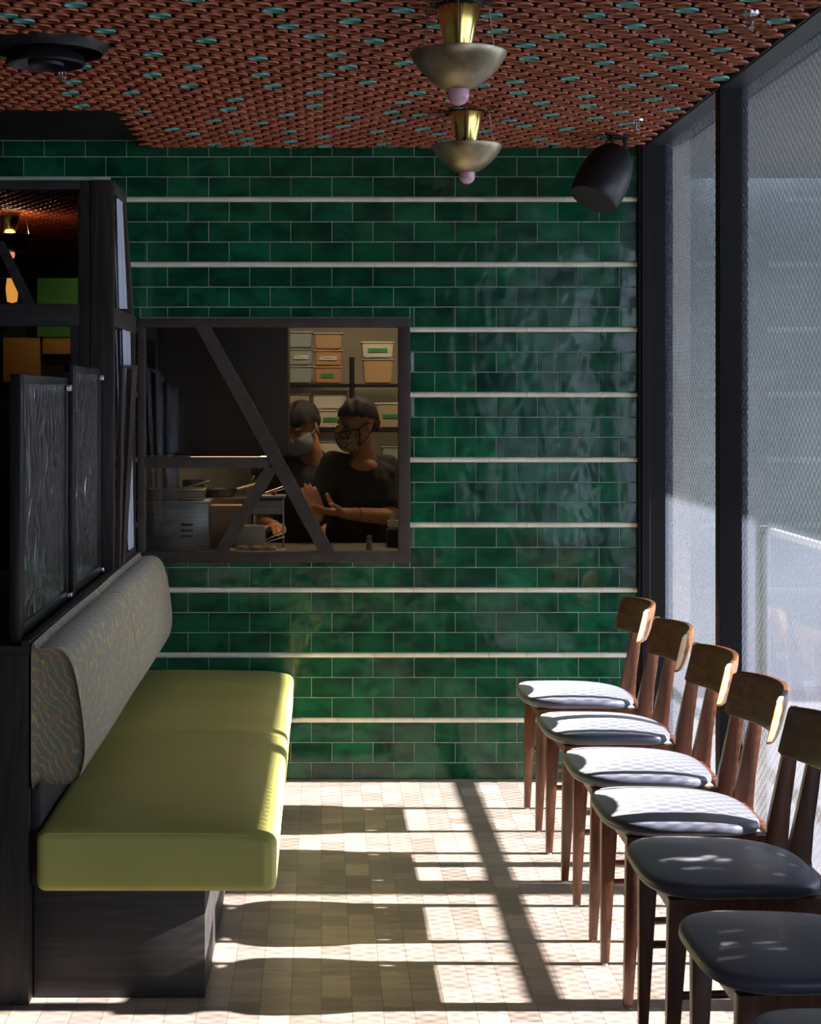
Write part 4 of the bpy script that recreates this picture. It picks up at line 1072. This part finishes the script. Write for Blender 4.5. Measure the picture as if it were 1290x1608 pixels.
    obj('mask_binding', b, M['mask_trim'], mk)
    for q in (-1,1):
        b = nb(); ellipsoid(b, Hm @ Vector((q*.031,-.0775,.004)), (.012,.010,.0068), Hm.to_3x3(), 16); ey = obj('eye', b, M['eye'], t)
        b = nb(); ellipsoid(b, Hm @ Vector((q*.031,-.0860,.003)), (.0052,.003,.0052), Hm.to_3x3(), 12); obj('iris', b, M['iris'], ey)
        b = nb(); tube(b, [Hm @ Vector((q*.018,-.094,.024)), Hm @ Vector((q*.032,-.094,.030)), Hm @ Vector((q*.048,-.082,.025))], [.0025,.0035,.002], 8); obj('eyebrow', b, M['hair'], t)
    b = nb(); c = wrR*.72+elR*.28; ax_ = (elR-wrR).normalized(); x, y = frame_of(ax_)
    tube(b, [c+(x*math.cos(k*math.pi/10)+y*math.sin(k*math.pi/10))*.0310 for k in range(21)], .0022, 6, cap=False); obj('bracelet', b, M['red_thread'], t, label='thin red thread bracelet')
cook_one()

def cook_two():
    D = 8.55
    t = thing('person', 'cook in dark shirt and cap with pale blue mask, looking down', 'person', (P(462,0,D).x, D+.1, 0))
    Hc = P(474,672,D)
    Hm = Matrix.Translation(Hc) @ Matrix.Rotation(R(-32),4,'Z') @ Matrix.Rotation(R(24),4,'X')
    b = nb(); head_parts(b, Hm, .98)
    nk = P(488,702,D+.04); base = P(490,722,D+.07); limb(b, [Hm @ Vector((0,.03,-.055)), nk, base], [.048,.050,.06])
    chest = P(478,765,D+.10); pel = Vector((P(475,0,D).x, D+.14, .92)); ellipsoid(b, chest, (.16,.10,.15)); limb(b, [chest, pel], [.12,.125])
    for s in (-1,1):
        sh_ = chest+Vector((s*.155,0,.09)); el = sh_+Vector((s*.04,-.02,-.27)); wr = el+Vector((-s*.06,-.22,.01))
        limb(b, [chest+Vector((s*.09,0,.10)), sh_, el, wr], [.055,.052,.040,.026]); hand(b, wr, (-s*.2,-1,.0), (0,0,-1), s, .35)
        hip = pel+Vector((s*.085,0,-.03)); kn = Vector((hip.x+s*.01,hip.y-.02,.47)); an = Vector((hip.x+s*.015,hip.y+.02,.08))
        limb(b, [pel, hip, kn, an], [.12,.085,.058,.042]); limb(b, [an, an+Vector((-.0,-.11,-.045))], [.04,.033])
    obj('body', fuse(b, .0055, 3), M['skin'], t, smooth=80)
    b = nb(); ellipsoid(b, chest+Vector((0,0,-.01)), (.185,.118,.165)); limb(b, [chest, pel], [.14,.145]); ellipsoid(b, P(482,738,D+.11), (.165,.078,.062))
    ellipsoid(b, P(493,716,D+.10), (.062,.055,.040))
    for s in (-1,1):
        sh_ = chest+Vector((s*.155,0,.09)); el = sh_+Vector((s*.04,-.02,-.27)); limb(b, [chest+Vector((s*.09,0,.10)), sh_, sh_*.3+el*.7], [.062,.063,.056])
    obj('shirt', fuse(b, .008, 5), M['shirt'], t, smooth=80)
    b = nb(); ellipsoid(b, pel+Vector((0,0,-.02)), (.160,.125,.12))
    for s in (-1,1):
        hip = pel+Vector((s*.085,0,-.03)); kn = Vector((hip.x+s*.01,hip.y-.02,.47)); an = Vector((hip.x+s*.015,hip.y+.02,.12)); limb(b, [hip, kn, an], [.098,.074,.062])
    obj('trousers', fuse(b, .01, 4), M['denim'], t, smooth=80)
    ellshell(Hm, (0,.014,.032), (.084,.102,.097), lambda p: p.z > .046-.12*(p.y+.09), 0, M['cap'], t, 'cap', .004, fn=lambda v: Vector((v.x*(1+.03*math.sin(v.y*90)), v.y, v.z+.006*math.sin(v.x*60+2)*math.sin(v.y*55)+.003*math.sin(v.x*140))))
    b = nb(); ellipsoid(b, Hm @ Vector((0,.045,.018)), (.080,.068,.062), Hm.to_3x3()); obj('hair', fuse(b, .007, 2), M['hair'], t, smooth=80)
    mk = ellshell(Hm, (0,-.034,-.044), (.070,.078,.074), lambda p: p.y < -.030 and -.104 < p.z < -.008, 0, M['mask_blue'], t, 'face_mask', .003)
    b = nb()
    for q in (-1,1): tube(b, [Hm @ Vector((q*.068,-.045,-.018)), Hm @ Vector((q*.080,-.010,-.004)), Hm @ Vector((q*.088,.012,.008))], .002, 8)
    obj('ear_loop', b, M['mask_blue'], mk)
    for q in (-1,1):
        b = nb(); ellipsoid(b, Hm @ Vector((q*.031,-.0775,.004)), (.012,.010,.0062), Hm.to_3x3(), 16); ey = obj('eye', b, M['eye'], t)
        b = nb(); ellipsoid(b, Hm @ Vector((q*.031,-.0860,.003)), (.0052,.003,.0052), Hm.to_3x3(), 12); obj('iris', b, M['iris'], ey)
cook_two()

# kitchen ceiling lamp
lp = thing('kitchen_ceiling_lamp', 'long warm ceiling lamp above the cooks, out of sight over the serving window', 'ceiling lamp', (.35,8.3,2.44))
b = nb(); box(b, (-.15,8.2,2.44), (.85,8.4,2.5), .004); obj('housing', b, M['white_plastic'], lp)
b = nb(); box(b, (-.13,8.215,2.434), (.83,8.385,2.442)); obj('diffuser', b, M['kitchen_light'], lp, smooth=0)

# far dining room
b = nb(); box(b, (-4.2,12.3,2.33), (-.87,12.36,CZ)); struct('trim_20', b, M['black'], smooth=0)
def FX(px, d): return P(px,0,d).x
b = nb(); box(b, (FX(55,13.0),13.10,1.95), (FX(150,13.0),13.2,2.5)); obj('wall_panel', b, M['greenwall'], label='green panel on the far wall seen through the black screen', cat='wall panel')
t = thing('wall_sconce', 'glowing amber lamp on the far wall seen through the black screen', 'wall lamp', (FX(20,12.4),12.4,2.1))
b = nb(); lathe(b, [(0,0),(.035,.01),(.045,.10),(.03,.22),(0,.23)], P(19,476,12.4), seg=20); obj('lamp_shade', b, M['amber_lamp'], t)
b = nb(); box(b, (FX(14,12.4),12.4,P(0,476,12.4).z-.04), (FX(24,12.4),13.2,P(0,476,12.4).z)); obj('bracket', b, M['black'], t)
for x0, x1, y0, y1, lab in ((66,110,514,556,'small amber panel behind the dividers, the brighter right one'),(4,62,530,600,'dim amber panel behind the dividers, the left one')):
    b = nb(); box(b, (FX(x0,13.1),13.12,P(0,y1,13.1).z), (FX(x1,13.1),13.2,P(0,y0,13.1).z), .004); a_ = obj('wall_panel', b, M['amber'], label=lab, cat='panel', group='amber panels in the far room')
    b = nb(); box(b, (FX(x0,13.1)-.01,13.14,P(0,y1,13.1).z-.01), (FX(x1,13.1)+.01,13.2,P(0,y1,13.1).z)); obj('edge_strip', b, M['black'], a_)

# ------------------------------------------------------------------ outside, beyond the frosted glass
b = nb(); box(b, (1.45,-4,-.12), (14,16,-.02)); struct('ground', b, M['paving'], smooth=0)
b = nb(); box(b, (1.46,9.4,-.05), (11,9.6,3.6)); box(b, (1.46,9.37,3.5),(11,9.63,3.66)); obj('backdrop_wall', b, M['backdrop_grey'], label='unseen grey-green wall added outside as a dim backdrop to the frosted glass', cat='wall')  # added wall that keeps the view through the film dim
cn = thing('added_canopy', 'unseen flat canopy added outside to shade the upper part of the frosted windows', 'canopy', (3.1,3,0))  # added canopy, placed so its outer edge throws the shade line
b = nb(); box(b, (1.45,-4,2.645), (4.60,9.3,2.76), .01); obj('added_roof', b, M['exterior_metal'], cn)
for yy in (5.38, 9.1, .8):
    b = nb(); box(b, (4.44,yy,-.02), (4.56,yy+.14,2.645), .004); obj('post', b, M['exterior_metal'], cn)  # post of the added canopy
rl = thing('added_railing', 'unseen low metal railing added outside so its shadow bands the frosted glass', 'railing', (2.3,6,0))  # added rail, set where it throws a band on glass and floor
b = nb(); box(b, (2.28,4.4,.805), (2.32,9.3,.835), .004); obj('top_rail', b, M['exterior_metal'], rl)
for yy in (4.40, 9.2):
    b = nb(); box(b, (2.28,yy,-.02), (2.32,yy+.05,.80), .003); obj('post', b, M['exterior_metal'], rl)  # post of the added railing
hg = thing('shade_hedge', 'unseen leafy hedge in a long planter, added to block sun at the nearer windows', 'hedge', (2.5,3.0,0))  # added blocker that breaks the sun into flecks on the nearest seats
b = nb(); box(b, (2.25,1.5,-.02), (2.75,4.15,.45), .01); obj('added_planter', b, M['exterior_metal'], hg)
b = nb(); rr = random.Random(21)
for k in range(19000):
    c = Vector((rr.uniform(2.22,2.80), rr.uniform(1.4,4.20), .42+1.45*rr.random()**.9))
    n = Vector((rr.gauss(0,1),rr.gauss(0,1),rr.gauss(0,1))).normalized(); x, y = frame_of(n); s = rr.uniform(.032,.045)
    v = [b.verts.new(c-x*s), b.verts.new(c+y*s*.5+n*s*.12), b.verts.new(c+x*s), b.verts.new(c-y*s*.5+n*s*.12)]; b.faces.new(v)
obj('added_foliage', b, M['leaf'], hg, smooth=0)
b = nb()
for k in range(14):
    y = 1.6+k*.185; tube(b, [(2.5,y,.4),(2.5+rr.uniform(-.1,.1),y+rr.uniform(-.1,.1),1.0),(2.5+rr.uniform(-.2,.2),y+rr.uniform(-.15,.15),1.7)], [.016,.011,.005], 8)
obj('added_stems', b, M['bark'], hg)
for k, (y, hgt, x) in enumerate(((10.5,4.2,9.5),(5.2,3.6,10.2),(14.0,5.0,11))):
    t = thing('street_tree', ['round green tree across the street, middle of three','low green tree across the street, the nearest of three','tall green tree across the street, the farthest of three'][k], 'tree', (x,y,0), 'trees across the street')
    b = nb(); tube(b, [(x,y,-.05),(x+.05,y,hgt*.5),(x,y+.1,hgt*.8)], [.12,.09,.04], 10); obj('trunk', b, M['bark'], t)
    b = nb()
    for q in range(2600):
        th_, ph_ = rr.uniform(0,6.28), math.acos(rr.uniform(-1,1)); rad_ = rr.random()**.4
        c = Vector((x,y,hgt*.72))+Vector((math.sin(ph_)*math.cos(th_)*1.4, math.sin(ph_)*math.sin(th_)*1.6, math.cos(ph_)*hgt*.38))*rad_
        n = Vector((rr.gauss(0,1),rr.gauss(0,1),rr.gauss(0,1))).normalized(); xx, yy = frame_of(n); s = .11
        b.faces.new([b.verts.new(c-xx*s), b.verts.new(c+yy*s*.6), b.verts.new(c+xx*s), b.verts.new(c-yy*s*.6)])
    obj('crown', b, M['leaf'], t, smooth=0)

# ------------------------------------------------------------------ light
SUN_E, EL = 36., 25.2
sd = bpy.data.lights.new('sun', 'SUN'); sd.energy = SUN_E; sd.angle = R(.5); sd.color = (1,.96,.91)
so = bpy.data.objects.new('sun', sd); C.objects.link(so); so.location = (6,5,4)
so.rotation_euler = Vector((-math.cos(R(EL)), 0, -math.sin(R(EL)))).to_track_quat('-Z','Y').to_euler()
w = bpy.data.worlds.new('sky'); scene.world = w; w.use_nodes = True
bg = w.node_tree.nodes['Background']; bg.inputs['Color'].default_value = (.66,.78,1,1); bg.inputs['Strength'].default_value = 7.5
def spot(loc, target, e, col, size, ang, nm):
    l = bpy.data.lights.new(nm, 'SPOT'); l.energy = e; l.color = col; l.spot_size = R(ang); l.spot_blend = .7; l.shadow_soft_size = size
    o = bpy.data.objects.new(nm, l); C.objects.link(o); o.location = loc; o.rotation_euler = (Vector(target)-Vector(loc)).to_track_quat('-Z','Y').to_euler()
spot((-1.5,12.5,2.45), (-1.75,13.1,2.1), 2.5, (1,.9,.6), .05, 90, 'far_panel_spot')
spot((-1.9,12.3,2.2), (-1.9,13.1,1.75), .7, (1,.7,.4), .05, 80, 'amber_spot')
pl = bpy.data.lights.new('far_pendant_bulb', 'POINT'); pl.energy = 3.5; pl.color = (1,.6,.35); pl.shadow_soft_size = .03
po = bpy.data.objects.new('far_pendant_bulb', pl); C.objects.link(po); po.location = (P(15,0,9.45).x, 9.45, 2.366)

# ------------------------------------------------------------------ camera
cd = bpy.data.cameras.new('camera'); co = bpy.data.objects.new('camera', cd); C.objects.link(co)
co.location = (0,0,EYE); co.rotation_euler = (R(90),0,0)
cd.sensor_fit = 'HORIZONTAL'; cd.sensor_width = 36; cd.lens = 36*F/1290
cd.shift_x = (645-VX)/1290; cd.shift_y = -(804-VY)/1290
# shifts are in units of the larger frame side
cd.clip_end = 200; scene.camera = co
scene.view_settings.view_transform = 'Standard'; scene.view_settings.look = 'None'
scene.view_settings.exposure = .4; scene.view_settings.gamma = 1; scene.view_settings.use_curve_mapping = False
